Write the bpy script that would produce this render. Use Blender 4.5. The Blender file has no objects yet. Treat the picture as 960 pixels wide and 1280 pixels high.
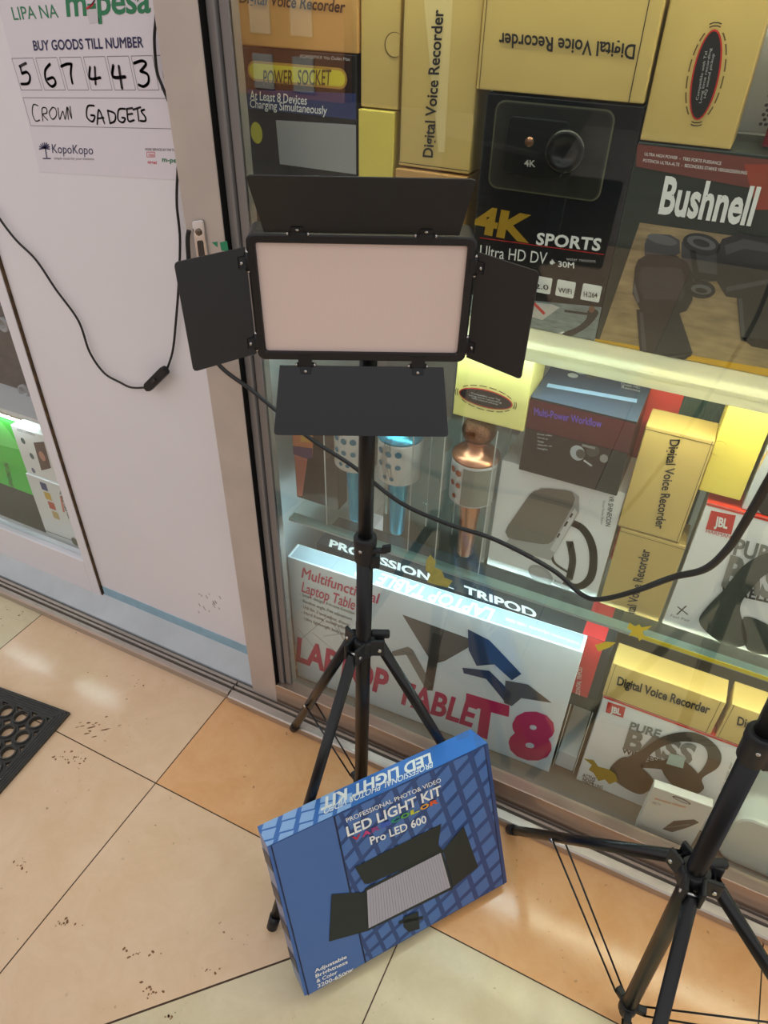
import bpy, bmesh, math, random
from mathutils import Vector, Matrix
random.seed(7)
S = bpy.context.scene
COL = S.collection
PI = math.pi

# ------------------------------------------------------------------ camera
EYE = Vector((0, 0, 1.41)); FPX = 890.0
pit, yaw, rol = math.radians(37.87), math.radians(25.15), math.radians(-1.48)
fw = Vector((-math.sin(yaw)*math.cos(pit), math.cos(yaw)*math.cos(pit), -math.sin(pit)))
r0 = Vector((math.cos(yaw), math.sin(yaw), 0)); d0 = fw.cross(r0)
RT = r0*math.cos(rol) + d0*math.sin(rol); DN = -r0*math.sin(rol) + d0*math.cos(rol)
cam = bpy.data.cameras.new('camera'); co = bpy.data.objects.new('camera', cam); COL.objects.link(co)
cam.sensor_fit = 'VERTICAL'; cam.sensor_height = 24.0; cam.lens = 24.0*FPX/1280
cam.clip_start = .02
m3 = Matrix((RT, -DN, -fw)).transposed()
co.matrix_world = Matrix.Translation(EYE) @ m3.to_4x4()
S.camera = co

# ------------------------------------------------------------------ world, exposure
w = bpy.data.worlds.new('sky'); S.world = w; w.use_nodes = True
nt = w.node_tree; nt.nodes.clear()
out = nt.nodes.new('ShaderNodeOutputWorld'); bg = nt.nodes.new('ShaderNodeBackground')
tc = nt.nodes.new('ShaderNodeTexCoord'); sp = nt.nodes.new('ShaderNodeSeparateXYZ')
mr = nt.nodes.new('ShaderNodeMapRange'); mx = nt.nodes.new('ShaderNodeMix'); mx.data_type = 'RGBA'
nt.links.new(tc.outputs['Generated'], sp.inputs[0]); nt.links.new(sp.outputs['Y'], mr.inputs[0])
mr.inputs[1].default_value = -1; mr.inputs[2].default_value = .6; mr.inputs[3].default_value = 0; mr.inputs[4].default_value = 1
nt.links.new(mr.outputs[0], mx.inputs[0])
mx.inputs[6].default_value = (.98, .965, .99, 1); mx.inputs[7].default_value = (.41, .40, .42, 1)
nt.links.new(mx.outputs[2], bg.inputs[0]); bg.inputs[1].default_value = .98
nt.links.new(bg.outputs[0], out.inputs[0])
S.view_settings.view_transform = 'Standard'; S.view_settings.look = 'None'
S.view_settings.gamma = 1; S.view_settings.use_curve_mapping = False
S.view_settings.exposure = 0.30
sun = bpy.data.lights.new('sun', 'SUN'); sun.energy = 3.0; sun.angle = math.radians(1.5); sun.color = (1, .97, .92)
so = bpy.data.objects.new('sun', sun); COL.objects.link(so); so.rotation_euler = (math.radians(-48), 0, math.radians(12))
S.cycles.max_bounces = 10; S.cycles.transparent_max_bounces = 24
S.cycles.caustics_reflective = False; S.cycles.caustics_refractive = False

def ray(x, y): return RT*((x-480)/FPX) + DN*((y-640)/FPX) + fw
def at(x, y, Y):
    d = ray(x, y); return EYE + d*((Y-EYE.y)/d.y)
def atz(x, y, z=0.0):
    d = ray(x, y); return EYE + d*((z-EYE.z)/d.z)

# ------------------------------------------------------------------ materials
def s2l(c):
    return tuple(((v/255)/12.92 if v/255 <= .04045 else ((v/255+.055)/1.055)**2.4) for v in c)
MATS = {}
def mat(name, rgb, rough=.5, metal=0, noise=0, nscale=30, bump=0, spec=.5, coat=0, emit=None, es=0, aniso=None):
    """rgb in 0-255 display values; noise = relative darkening by a cloud texture"""
    if name in MATS: return MATS[name]
    m = bpy.data.materials.new(name); m.use_nodes = True
    n = m.node_tree.nodes; L = m.node_tree.links; b = n['Principled BSDF']
    c = s2l(rgb)
    b.inputs['Base Color'].default_value = (*c, 1); b.inputs['Roughness'].default_value = rough
    b.inputs['Metallic'].default_value = metal; b.inputs['Specular IOR Level'].default_value = spec
    b.inputs['Coat Weight'].default_value = coat
    if noise or bump:
        t = n.new('ShaderNodeTexCoord'); mp = n.new('ShaderNodeMapping'); L.new(t.outputs['Object'], mp.inputs[0])
        if aniso: mp.inputs['Scale'].default_value = aniso
        nz = n.new('ShaderNodeTexNoise'); nz.inputs['Scale'].default_value = nscale; nz.inputs['Detail'].default_value = 5
        L.new(mp.outputs[0], nz.inputs['Vector'])
        if noise:
            cr = n.new('ShaderNodeValToRGB'); cr.color_ramp.elements[0].position = .3; cr.color_ramp.elements[1].position = .7
            cr.color_ramp.elements[0].color = (*[v*(1-noise) for v in c], 1); cr.color_ramp.elements[1].color = (*[min(1, v*(1+noise*.5)) for v in c], 1)
            L.new(nz.outputs[0], cr.inputs[0]); L.new(cr.outputs[0], b.inputs['Base Color'])
        if bump:
            bp = n.new('ShaderNodeBump'); bp.inputs['Strength'].default_value = bump; bp.inputs['Distance'].default_value = .002
            L.new(nz.outputs[0], bp.inputs['Height']); L.new(bp.outputs[0], b.inputs['Normal'])
    if emit:
        b.inputs['Emission Color'].default_value = (*emit, 1); b.inputs['Emission Strength'].default_value = es
    MATS[name] = m; return m

def clear_mat(name, tint, ior=1.5, gloss=1.0, rough=0.0):
    """thin clear sheet: transparent with a Fresnel mirror"""
    if name in MATS: return MATS[name]
    m = bpy.data.materials.new(name); m.use_nodes = True
    n = m.node_tree.nodes; L = m.node_tree.links; n.clear()
    o = n.new('ShaderNodeOutputMaterial'); mixn = n.new('ShaderNodeMixShader')
    tr = n.new('ShaderNodeBsdfTransparent'); tr.inputs[0].default_value = (*tint, 1)
    gl = n.new('ShaderNodeBsdfGlossy'); gl.inputs['Roughness'].default_value = rough; gl.inputs[0].default_value = (gloss, gloss, gloss, 1)
    f0 = ((ior-1)/(ior+1))**2
    lw = n.new('ShaderNodeLayerWeight'); lw.inputs[0].default_value = .5
    pw = n.new('ShaderNodeMath'); pw.operation = 'POWER'; pw.inputs[1].default_value = 5; L.new(lw.outputs['Facing'], pw.inputs[0])
    fr = n.new('ShaderNodeMath'); fr.operation = 'MULTIPLY_ADD'; fr.inputs[1].default_value = 1-f0; fr.inputs[2].default_value = f0; L.new(pw.outputs[0], fr.inputs[0])
    L.new(fr.outputs[0], mixn.inputs[0]); L.new(tr.outputs[0], mixn.inputs[1]); L.new(gl.outputs[0], mixn.inputs[2])
    L.new(mixn.outputs[0], o.inputs[0]); MATS[name] = m; return m

BLACK = lambda: mat('black metal', (15, 15, 16), .36, noise=.1, spec=.35)
PLAST = lambda: mat('black plastic', (24, 25, 28), .5, spec=.4)

# ------------------------------------------------------------------ object helpers
WM = {}
def reg(o, M=None): WM[o.name] = M if M is not None else Matrix.Identity(4)
def thing(name, label, cat, loc=(0, 0, 0), rotz=0, group=None):
    o = bpy.data.objects.new(name, None); COL.objects.link(o); o.empty_display_size = .02
    o.location = loc; o.rotation_euler = (0, 0, rotz); o['label'] = label; o['category'] = cat
    if group: o['group'] = group
    reg(o, Matrix.Translation(Vector(loc)) @ Matrix.Rotation(rotz, 4, 'Z')); return o
def tag(o, label, cat, group=None):
    o['label'] = label; o['category'] = cat
    if group: o['group'] = group
    return o
def struct(o): o['kind'] = 'structure'; return o

class MB:
    """collects shapes in world coordinates; build() links them as one mesh object"""
    def __init__(s): s.bm = bmesh.new(); s.mats = []
    def mi(s, m):
        if m is None: return 0
        if m not in s.mats: s.mats.append(m)
        return s.mats.index(m)
    def face(s, pts, m=None):
        f = s.bm.faces.new([s.bm.verts.new(p) for p in pts]); f.material_index = s.mi(m); return f
    def obox(s, o, u, v, n, bev=0, m=None):
        """box from corner o along the full edge vectors u, v, n"""
        o, u, v, n = Vector(o), Vector(u), Vector(v), Vector(n)
        vs = [s.bm.verts.new(o + u*a + v*b + n*c) for c in (0, 1) for b in (0, 1) for a in (0, 1)]
        fs = [s.bm.faces.new([vs[i] for i in q]) for q in ((0,2,3,1),(4,5,7,6),(0,1,5,4),(2,6,7,3),(0,4,6,2),(1,3,7,5))]
        if u.cross(v).dot(n) < 0: bmesh.ops.reverse_faces(s.bm, faces=fs)
        k = s.mi(m)
        for f in fs: f.material_index = k
        if bev:
            es = list({e for f in fs for e in f.edges})
            r = bmesh.ops.bevel(s.bm, geom=es, offset=bev, segments=2, profile=.5, affect='EDGES')
            for f in r['faces']: f.material_index = k
        return s
    def box(s, x0, x1, y0, y1, z0, z1, bev=0, m=None):
        return s.obox((x0, y0, z0), (x1-x0, 0, 0), (0, y1-y0, 0), (0, 0, z1-z0), bev, m)
    def tube(s, pts, r, seg=12, cap=True, m=None):
        pts = [Vector(p) for p in pts]; rs = r if isinstance(r, (list, tuple)) else [r]*len(pts)
        k = s.mi(m); rings = []; up = None
        for i, p in enumerate(pts):
            t = (pts[min(i+1, len(pts)-1)] - pts[max(i-1, 0)]).normalized()
            if up is None:
                up = t.orthogonal().normalized()
            else:
                up = (up - t*up.dot(t)).normalized()
            b = t.cross(up)
            rings.append([s.bm.verts.new(p + (up*math.cos(a) + b*math.sin(a))*rs[i]) for a in [2*PI*j/seg for j in range(seg)]])
        for i in range(len(rings)-1):
            for j in range(seg):
                f = s.bm.faces.new((rings[i][j], rings[i][(j+1) % seg], rings[i+1][(j+1) % seg], rings[i+1][j])); f.smooth = True; f.material_index = k
        if cap:
            f = s.bm.faces.new(rings[0][::-1]); f.material_index = k
            f = s.bm.faces.new(rings[-1]); f.material_index = k
        return s
    def lathe(s, c, prof, axis=(0, 0, 1), seg=28, m=None):
        """prof: (radius, height) pairs along the axis from c"""
        a = Vector(axis).normalized(); c = Vector(c); pts = [c + a*h for r, h in prof]
        up = a.orthogonal().normalized(); b = a.cross(up); k = s.mi(m); rings = []
        for p, (r, h) in zip(pts, prof):
            r = max(r, 1e-5)
            rings.append([s.bm.verts.new(p + (up*math.cos(t) + b*math.sin(t))*r) for t in [2*PI*j/seg for j in range(seg)]])
        for i in range(len(rings)-1):
            for j in range(seg):
                f = s.bm.faces.new((rings[i][j], rings[i][(j+1) % seg], rings[i+1][(j+1) % seg], rings[i+1][j])); f.smooth = True; f.material_index = k
        s.bm.faces.new(rings[0][::-1]).material_index = k; s.bm.faces.new(rings[-1]).material_index = k
        return s
    def prism(s, poly, ext, bev=0, m=None):
        """extrude a 3D polygon by vector ext"""
        ext = Vector(ext); k = s.mi(m)
        a = [s.bm.verts.new(Vector(p)) for p in poly]; b = [s.bm.verts.new(Vector(p)+ext) for p in poly]
        n = len(a); fs = [s.bm.faces.new(a[::-1]), s.bm.faces.new(b)]
        for i in range(n): fs.append(s.bm.faces.new((a[i], a[(i+1) % n], b[(i+1) % n], b[i])))
        bmesh.ops.recalc_face_normals(s.bm, faces=fs)
        for f in fs: f.material_index = k
        if bev:
            es = list({e for f in fs for e in f.edges})
            r = bmesh.ops.bevel(s.bm, geom=es, offset=bev, segments=2, profile=.5, affect='EDGES')
            for f in r['faces']: f.material_index = k
        return s
    def build(s, name, m=None, parent=None, smooth=False):
        me = bpy.data.meshes.new(name)
        if parent is not None:
            M = WM[parent.name]; s.bm.transform(M.inverted())
            s.bm.to_mesh(me)
        else:
            M = None; s.bm.to_mesh(me)
        s.bm.free()
        o = bpy.data.objects.new(name, me); COL.objects.link(o)
        if s.mats:
            for q in s.mats: me.materials.append(q)
        elif m: me.materials.append(m)
        if parent is not None:
            o.parent = parent; reg(o, M)
        else: reg(o)
        return o

# ------------------------------------------------------------------ printed faces
class Face:
    def __init__(s, o, u, v, W, H):
        s.o, s.u, s.v, s.W, s.H = Vector(o), Vector(u).normalized(), Vector(v).normalized(), W, H
        s.n = s.u.cross(s.v)
    def px(s, x, y):
        d = ray(x, y); t = (s.o-EYE).dot(s.n)/d.dot(s.n); p = EYE + d*t - s.o
        return (p.dot(s.u), p.dot(s.v))
    def P(s, a, b, lift=.0006): return s.o + s.u*a + s.v*b + s.n*lift
def smoothpoly(p, k=5):
    n = len(p); out = []
    for i in range(n):
        a, b, c, d = p[i-1], p[i], p[(i+1) % n], p[(i+2) % n]
        for j in range(k):
            t = j/k
            out.append(tuple(.5*((2*b[q]) + (-a[q]+c[q])*t + (2*a[q]-5*b[q]+4*c[q]-d[q])*t*t + (-a[q]+3*b[q]-3*c[q]+d[q])*t**3) for q in (0, 1)))
    return out
def clip(poly, x0, x1, y0, y1):
    for ax, lim, sg in ((0, x0, 1), (0, x1, -1), (1, y0, 1), (1, y1, -1)):
        res = []
        for i in range(len(poly)):
            a, b = poly[i-1], poly[i]; da, db = sg*(a[ax]-lim), sg*(b[ax]-lim)
            if da*db < 0:
                t = da/(da-db); res.append((a[0]+(b[0]-a[0])*t, a[1]+(b[1]-a[1])*t))
            if db >= 0: res.append(b)
        poly = res
        if len(poly) < 3: return []
    return poly
def rrect(x0, x1, y0, y1, r, k=5):
    pts = []
    for cx, cy, a0 in ((x1-r, y0+r, -90), (x1-r, y1-r, 0), (x0+r, y1-r, 90), (x0+r, y0+r, 180)):
        for j in range(k+1):
            a = math.radians(a0 + 90*j/k); pts.append((cx+r*math.cos(a), cy+r*math.sin(a)))
    return pts
def ell(cx, cy, rx, ry, rot=0, k=32):
    return [(cx + rx*math.cos(a)*math.cos(rot) - ry*math.sin(a)*math.sin(rot), cy + rx*math.cos(a)*math.sin(rot) + ry*math.sin(a)*math.cos(rot)) for a in [2*PI*j/k for j in range(k)]]
def prints(face, parent, items, name='printed_picture', lift=.0006, cl=True):
    """items: list of (polygon in face coordinates, material[, layer])"""
    mb = MB()
    for i, it in enumerate(items):
        p = it[0]; lay = it[2] if len(it) > 2 else 0
        if cl: p = clip(p, 0, face.W, 0, face.H)
        if len(p) < 3: continue
        f = mb.face([face.P(a, b, lift + lay*.0004) for a, b in p], it[1])
        f.normal_update()
        if f.normal.dot(face.n) < 0: f.normal_flip()
    return mb.build(name, None, parent)
def ppoly(face, pts, sm=False):
    q = [face.px(*p) for p in pts]; return smoothpoly(q) if sm else q

_caps = {}
def glyphs(txt, bold=0, shear=0, spacing=1):
    cu = bpy.data.curves.new('t', 'FONT'); cu.body = txt; cu.size = 1; cu.offset = bold; cu.shear = shear; cu.space_character = spacing; cu.resolution_u = 3
    o = bpy.data.objects.new('t', cu); COL.objects.link(o)
    dg = bpy.context.evaluated_depsgraph_get(); me = bpy.data.meshes.new_from_object(o.evaluated_get(dg))
    vs = [v.co.copy() for v in me.vertices]; fs = [tuple(p.vertices) for p in me.polygons]
    bpy.data.objects.remove(o); bpy.data.curves.remove(cu); bpy.data.meshes.remove(me)
    return vs, fs
def cap():
    if 'c' not in _caps:
        vs, _ = glyphs('H'); _caps['c'] = max(v.y for v in vs)
    return _caps['c']
def text(face, parent, txt, bl, br, tl, m, bold=.0, lift=.0012, name='lettering', shear=0, pxs=True, spacing=1):
    """lettering with its baseline from bl to br and its capital height up to tl (pixels, or face coordinates)"""
    if bold and 'M' in txt:
        # letters whose joints clog when outset are thickened by overlaying shifted copies
        v0, f0 = glyphs(txt, 0, shear, spacing); vs, fs = [], []
        for dx, dy, dz in ((-bold, 0, 0), (bold, 0, 4e-5), (0, bold, 8e-5), (0, -bold, 1.2e-4)):
            k = len(vs); vs += [v+Vector((dx, dy, dz)) for v in v0]; fs += [tuple(i+k for i in f) for f in f0]
    else: vs, fs = glyphs(txt, bold, shear, spacing)
    if pxs: bl, br, tl = face.px(*bl), face.px(*br), face.px(*tl)
    x0 = min(v.x for v in vs); x1 = max(v.x for v in vs); ch = cap()
    X = (br[0]-bl[0], br[1]-bl[1]); Y = (tl[0]-bl[0], tl[1]-bl[1])
    mb = MB(); q2 = []
    for v in vs:
        a = (v.x-x0)/(x1-x0); b = v.y/ch
        q2.append((bl[0]+X[0]*a+Y[0]*b, bl[1]+X[1]*a+Y[1]*b))
    flip = X[0]*Y[1]-X[1]*Y[0] < 0
    out_of = any(not (0 <= p[0] <= face.W and 0 <= p[1] <= face.H) for p in q2)
    bv = None if out_of else [mb.bm.verts.new(face.P(p[0], p[1], lift+v.z)) for p, v in zip(q2, vs)]
    for f in fs:
        if out_of:
            p = clip([q2[i] for i in f], 0, face.W, 0, face.H)
            if len(p) < 3: continue
            q = [mb.bm.verts.new(face.P(u_, v_, lift)) for u_, v_ in p]
        else: q = [bv[i] for i in f]
        try: mb.bm.faces.new(q[::-1] if flip else q)
        except ValueError: pass
    return mb.build(name, m, parent)

def carton(name, label, cat, x0, x1, z0, z1, Y, dep, m, group=None, rot=0, bev=.0015, part='carton'):
    """a closed box standing with its front on the plane y=Y (rot turns it about its front left edge); returns thing, front face, top face"""
    t = thing(name, label, cat, (x0, Y, z0), rot, group)
    u = Vector((math.cos(rot), math.sin(rot), 0)); b = Vector((-math.sin(rot), math.cos(rot), 0)); W = (x1-x0); H = z1-z0
    o = Vector((x0, Y, z0))
    mb = MB(); mb.obox(o, u*W, (0, 0, H), b*dep, bev); body = mb.build(part, m, t)
    return t, Face(o, u, (0, 0, 1), W, H), Face(o+Vector((0, 0, H)), u, b, W, dep), body

# ------------------------------------------------------------------ the setting
def floor_mat(name, c1, c2):
    if name in MATS: return MATS[name]
    m = bpy.data.materials.new(name); m.use_nodes = True; n = m.node_tree.nodes; L = m.node_tree.links; b = n['Principled BSDF']
    t = n.new('ShaderNodeTexCoord')
    n1 = n.new('ShaderNodeTexNoise'); n1.inputs['Scale'].default_value = 11; n1.inputs['Detail'].default_value = 12; n1.inputs['Roughness'].default_value = .68; n1.inputs['Distortion'].default_value = .5
    n2 = n.new('ShaderNodeTexNoise'); n2.inputs['Scale'].default_value = 90; n2.inputs['Detail'].default_value = 4
    n3 = n.new('ShaderNodeTexNoise'); n3.inputs['Scale'].default_value = 9; n3.inputs['Detail'].default_value = 2
    for q in (n1, n2, n3): L.new(t.outputs['Object'], q.inputs['Vector'])
    cr = n.new('ShaderNodeValToRGB'); cr.color_ramp.elements[0].position = .35; cr.color_ramp.elements[1].position = .68
    cr.color_ramp.elements[0].color = (*s2l(c1), 1); cr.color_ramp.elements[1].color = (*s2l(c2), 1)
    L.new(n1.outputs[0], cr.inputs[0])
    # sparse specks of dirt in patches
    a = n.new('ShaderNodeMapRange'); a.inputs[1].default_value = .66; a.inputs[2].default_value = .72; L.new(n2.outputs[0], a.inputs[0])
    c = n.new('ShaderNodeMapRange'); c.inputs[1].default_value = .50; c.inputs[2].default_value = .66; L.new(n3.outputs[0], c.inputs[0])
    mu = n.new('ShaderNodeMath'); mu.operation = 'MULTIPLY'; L.new(a.outputs[0], mu.inputs[0]); L.new(c.outputs[0], mu.inputs[1])
    mu2 = n.new('ShaderNodeMath'); mu2.operation = 'MULTIPLY'; L.new(mu.outputs[0], mu2.inputs[0]); mu2.inputs[1].default_value = .75
    mx = n.new('ShaderNodeMix'); mx.data_type = 'RGBA'; L.new(mu2.outputs[0], mx.inputs[0]); L.new(cr.outputs[0], mx.inputs[6])
    mx.inputs[7].default_value = (*s2l((92, 62, 38)), 1)
    L.new(mx.outputs[2], b.inputs['Base Color'])
    b.inputs['Roughness'].default_value = .16; b.inputs['Specular IOR Level'].default_value = .5
    rr = n.new('ShaderNodeMapRange'); rr.inputs[3].default_value = .11; rr.inputs[4].default_value = .2; L.new(n1.outputs[0], rr.inputs[0]); L.new(rr.outputs[0], b.inputs['Roughness'])
    MATS[name] = m; return m
FT = floor_mat('peach floor tile', (222, 187, 148), (232, 199, 165)); FL = floor_mat('pale floor tile', (209, 192, 154), (221, 205, 170))
FO = floor_mat('orange floor tile', (222, 163, 106), (232, 178, 126))
grout = mat('dark grout', (84, 62, 44), .8)
mb = MB(); g = .0012
Xs = [-3.189, -2.589, -1.989, -1.389, -.789, -.189, .411, 1.011, 1.611]
Ys = [-3.039, -2.439, -1.839, -1.239, -.639, -.039, .561, 1.161]
mb.face([(-3.2, -3.05, -.0015), (1.62, -3.05, -.0015), (1.62, 1.17, -.0015), (-3.2, 1.17, -.0015)], grout)
for i in range(len(Xs)-1):
    for j in range(len(Ys)-1):
        a, b, c, d = Xs[i]+g, Xs[i+1]-g, Ys[j]+g, Ys[j+1]-g
        if Xs[i] == -.789 and Ys[j] == -.039:
            mb.face([(a, c+2*g, 0), (b-2*g, d, 0), (a, d, 0)], FT); mb.face([(a+2*g, c, 0), (b, c, 0), (b, d-2*g, 0)], FL)
        else:
            pale = (Xs[i] == -1.989 and Ys[j] == .561) or (Xs[i] == -.189 and Ys[j] < .5) or (i+j*3) % 7 == 9
            mb.face([(a, c, 0), (b, c, 0), (b, d, 0), (a, d, 0)], FL if pale else (FO if Ys[j] > .5 and Xs[i] > -.8 else FT))
struct(mb.build('floor'))
mb = MB(); mb.box(-18, 14, -16, -3.05, -.14, -.10); struct(mb.build('floor_street', mat('asphalt', (105, 98, 92), .9, noise=.25, nscale=4)))

# the building over the road, seen only mirrored in the glass
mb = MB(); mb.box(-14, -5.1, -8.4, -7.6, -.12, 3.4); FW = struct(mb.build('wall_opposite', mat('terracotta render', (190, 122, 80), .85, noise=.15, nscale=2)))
wp = mat('pale shutter', (214, 206, 198), .6)
for i in range(8):
    for j in range(4):
        x = -10.2+i*.62; z = -.02+j*.62
        mb = MB(); mb.box(x, x+.32, -7.6, -7.57, z, z+.40, .01); mb.build('window_pane', wp, FW)
mb = MB(); mb.box(-5.1, 14, -8.6, -7.8, -.12, 3.4); struct(mb.build('wall_opposite_shop', mat('dark shop render', (84, 76, 70), .85, noise=.3, nscale=1.2)))  # dark grey-brown building, so its mirror image stays dim

alu = mat('brushed aluminium', (186, 176, 166), .38, metal=.75, noise=.12, nscale=14, aniso=(1, 6, 6))
pearl = mat('grey painted door stile', (192, 180, 170), .5, noise=.12, nscale=9, metal=.1)
white = mat('white painted panel', (231, 229, 233), .45, noise=.03, nscale=3, spec=.4)
pblue = mat('pale blue paint', (150, 186, 204), .6, noise=.1, nscale=40)
gask = mat('black rubber gasket', (14, 13, 13), .8, spec=.2)
greyf = mat('grey case frame', (136, 132, 130), .45, metal=.3)

# unseen block behind the shop front, added to keep the sun off the pavement
mb = MB(); mb.box(-16, 12, 1.62, 2.6, 0, 4.6); struct(mb.build('wall_sun_block', mat('sun block wall', (170, 164, 158), .8)))
# threshold track
prof = [(.812, 0), (.812, .018), (.815, .022), (.826, .022), (.826, .010), (.832, .010), (.832, .024), (.838, .024), (.838, .012), (.8445, .012), (.8445, .022), (.852, .022), (.852, .014), (.935, .016), (.935, 0)]
mb = MB(); mb.prism([(-2.6, y, z) for y, z in prof], (1.82, 0, 0)); struct(mb.build('trim_1', alu))
prof2 = [(.806, 0), (.806, .017), (.809, .020)] + prof[3:12] + [(.852, .014), (.862, .014), (.862, 0)]
mb = MB(); mb.prism([(-.776, y, z) for y, z in prof2], (2.1, 0, 0)); struct(mb.build('trim_2', alu))
mb = MB(); mb.box(-1.235, -.735, .9035, .912, .066, .0945); struct(mb.build('trim_3', pblue))
mb = MB(); mb.prism([(-2.6, .858, .016), (-2.6, .858, .024), (-2.6, .903, .066), (-2.6, .912, .066), (-2.6, .912, .016)], (1.87, 0, 0)); struct(mb.build('trim_8', mat('pale grey sill', (186, 192, 194), .45, noise=.1, nscale=12)))

# white door panel, stile and lock
mb = MB(); mb.box(-1.2385, -.735, .905, .925, .094, 2.1, .001); D = struct(mb.build('door_1', white))
mb = MB()
for i in range(16):
    p = at(262+random.uniform(-16, 18), 756+random.uniform(-16, 12), .9048); l = random.uniform(.003, .012)
    mb.obox(p, (l*.5, 0, -l), (.0012, 0, .0012), (0, -.0002, 0))
mb.build('scuff_mark', mat('grey scuff', (120, 108, 100), .7), D)
mb = MB(); mb.obox(at(318, 878, .845)+Vector((0, 0, -.003)), (.0695, 0, 0), (0, 0, 1.6), (0, .06, 0), .002)
ST = struct(mb.build('trim_4', pearl))
tk = thing('door_lock', 'chrome flush lock on the grey door stile, beside a green tape scrap', 'lock', at(262, 316, .845))
q = [at(246, 283, .845), at(262, 281, .845), at(265, 335, .845), at(250, 336, .845)]
Fk = Face(q[3], q[2]-q[3], (0, 0, 1), .021, .07)
mb = MB(); mb.prism([Fk.P(a, b, 0) for a, b in rrect(0, .021, 0, .07, .004)], Fk.n*.004, .0008); mb.build('lock_plate', mat('chrome', (205, 200, 196), .15, metal=1), tk)
mb = MB(); mb.prism([Fk.P(a, b, .0041) for a, b in rrect(.005, .016, .008, .042, .003)], Fk.n*.0006); mb.build('finger_recess', mat('dark slot', (70, 66, 64), .4, metal=.6), tk)
mb = MB(); mb.lathe(Fk.P(.0105, .054, .004), [(.0048, 0), (.0048, .002), (.0038, .0028), (0, .003)], axis=Fk.n); mb.build('keyhole', mat('dark brass', (120, 108, 96), .3, metal=1), tk)
FS = Face(Vector((-.8, .845, 0)), (1, 0, 0), (0, 0, 1), .3, 2)
gt = prints(FS, None, [(ppoly(FS, [(265, 303), (272, 302), (272, 309)]), mat('green tape', (24, 132, 92), .5)), (ppoly(FS, [(275, 303), (284, 301), (286, 314), (277, 313)]), mat('green tape', (24, 132, 92), .5))], 'tape_scrap', cl=False)
tag(gt, 'scraps of green tape stuck on the grey stile beside the lock', 'tape')
mb = MB(); mb.box(-.6845, -.6595, .8465, .9, .0235, 1.65); struct(mb.build('trim_5', gask))

# left shop window
mb = MB()
for x0, x1, z0, z1 in ((-1.272, -1.243, .02, 2.1), (-2.3, -1.272, .02, .172), (-2.3, -2.2, .172, 2.1)):
    mb.box(x0, x1, .898, .93, z0, z1, .002)
WF = struct(mb.build('window_1', white))
mb = MB(); mb.box(-2.2, -1.272, .912, .916, .172, 2.1); mb.build('glass_pane', clear_mat('window glass', (.95, .97, .97), 1.45), WF)
mb = MB(); mb.box(-1.2432, -1.2385, .9, .925, .03, 2.1); struct(mb.build('trim_6', mat('rusty gap', (84, 62, 36), .8, noise=.7, nscale=60)))
mb = MB(); mb.box(-2.3, -1.24, .93, 1.5, .10, .14); mb.box(-2.3, -1.24, 1.5, 1.52, .1, 2.1); mb.box(-1.252, -1.236, .93, 1.5, .14, 2.1); struct(mb.build('wall_niche', mat('white niche board', (225, 222, 222), .5)))

# ------------------------------------------------------------------ the glass display case
DC = thing('display_case', 'lit glass shop showcase on an aluminium base, filled with boxed gadgets', 'display case', (.3, .86, .02))
mb = MB(); mb.box(-.672, 1.3, .8455, .875, .0225, .083, .002); mb.build('base_rail', mat('champagne aluminium', (190, 166, 146), .3, metal=.8, noise=.08, nscale=10, aniso=(1, 8, 8)), DC)
mb = MB(); mb.box(-.659, -.646, .856, .885, .083, 1.65, .002); mb.box(-.644, -.629, .862, .885, .083, 1.65, .002); mb.box(-.646, -.644, .868, .885, .083, 1.65); mb.build('corner_post', greyf, DC)
mb = MB(); mb.box(-.629, 1.3, .864, .868, .078, 1.65); mb.build('glass_pane', clear_mat('showcase glass', (.955, .985, .97), 1.6), DC)
cream = mat('cream acrylic shelf', (238, 234, 204), .3)
_n = cream.node_tree.nodes; _tr = _n.new('ShaderNodeBsdfTranslucent'); _tr.inputs[0].default_value = (.85, .85, .76, 1); _mx = _n.new('ShaderNodeMixShader'); _mx.inputs[0].default_value = .16
cream.node_tree.links.new(_n['Principled BSDF'].outputs[0], _mx.inputs[1]); cream.node_tree.links.new(_tr.outputs[0], _mx.inputs[2]); cream.node_tree.links.new(_mx.outputs[0], _n['Material Output'].inputs[0])
shg = clear_mat('shelf glass', (.93, .985, .96), 1.5)
mb = MB(); mb.box(-.66, 1.3, .875, 1.42, .022, .05); mb.build('base_board', mat('dark base board', (96, 86, 76), .4), DC)
mb = MB(); mb.box(-.63, 1.3, .905, 1.40, .5435, .549, .001); mb.build('shelf', shg, DC)
mb = MB(); mb.box(-.63, 1.3, .885, 1.40, .995, 1.002, .001); mb.box(-.63, 1.3, .885, .888, .9835, .9955); mb.build('shelf', cream, DC)
mb = MB(); mb.box(-.63, 1.3, .885, 1.40, 1.56, 1.58, .001); mb.build('shelf', cream, DC)
mb = MB(); mb.box(-.664, 1.3, 1.41, 1.43, .05, 1.65); mb.build('back_panel', mat('grey back panel', (150, 146, 142), .5), DC)
mb = MB(); mb.box(-.72, -.704, .90, 1.43, .05, 1.65); mb.build('side_panel', mat('white side panel', (214, 220, 222), .4), DC)
def strip(x0, x1, y, z, col, es):
    mb = MB(); mb.box(x0, x1, y, y+.009, z-.006, z)
    k = 'led %.2f %.2f %.1f' % (col[0], col[2], es)
    mb.build('light_strip', mat(k, (250, 250, 250), .4, emit=col, es=es), DC)
COOL, WARM = (.72, .95, 1.0), (1.0, .98, .74)
chn = mat('light channel', (170, 186, 188), .4, metal=.3)
mb = MB(); mb.box(-.63, 1.3, .905, .9062, .5385, .5432); mb.box(-.63, 1.3, .905, .926, .5426, .5433); mb.build('light_channel', chn, DC)
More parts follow.
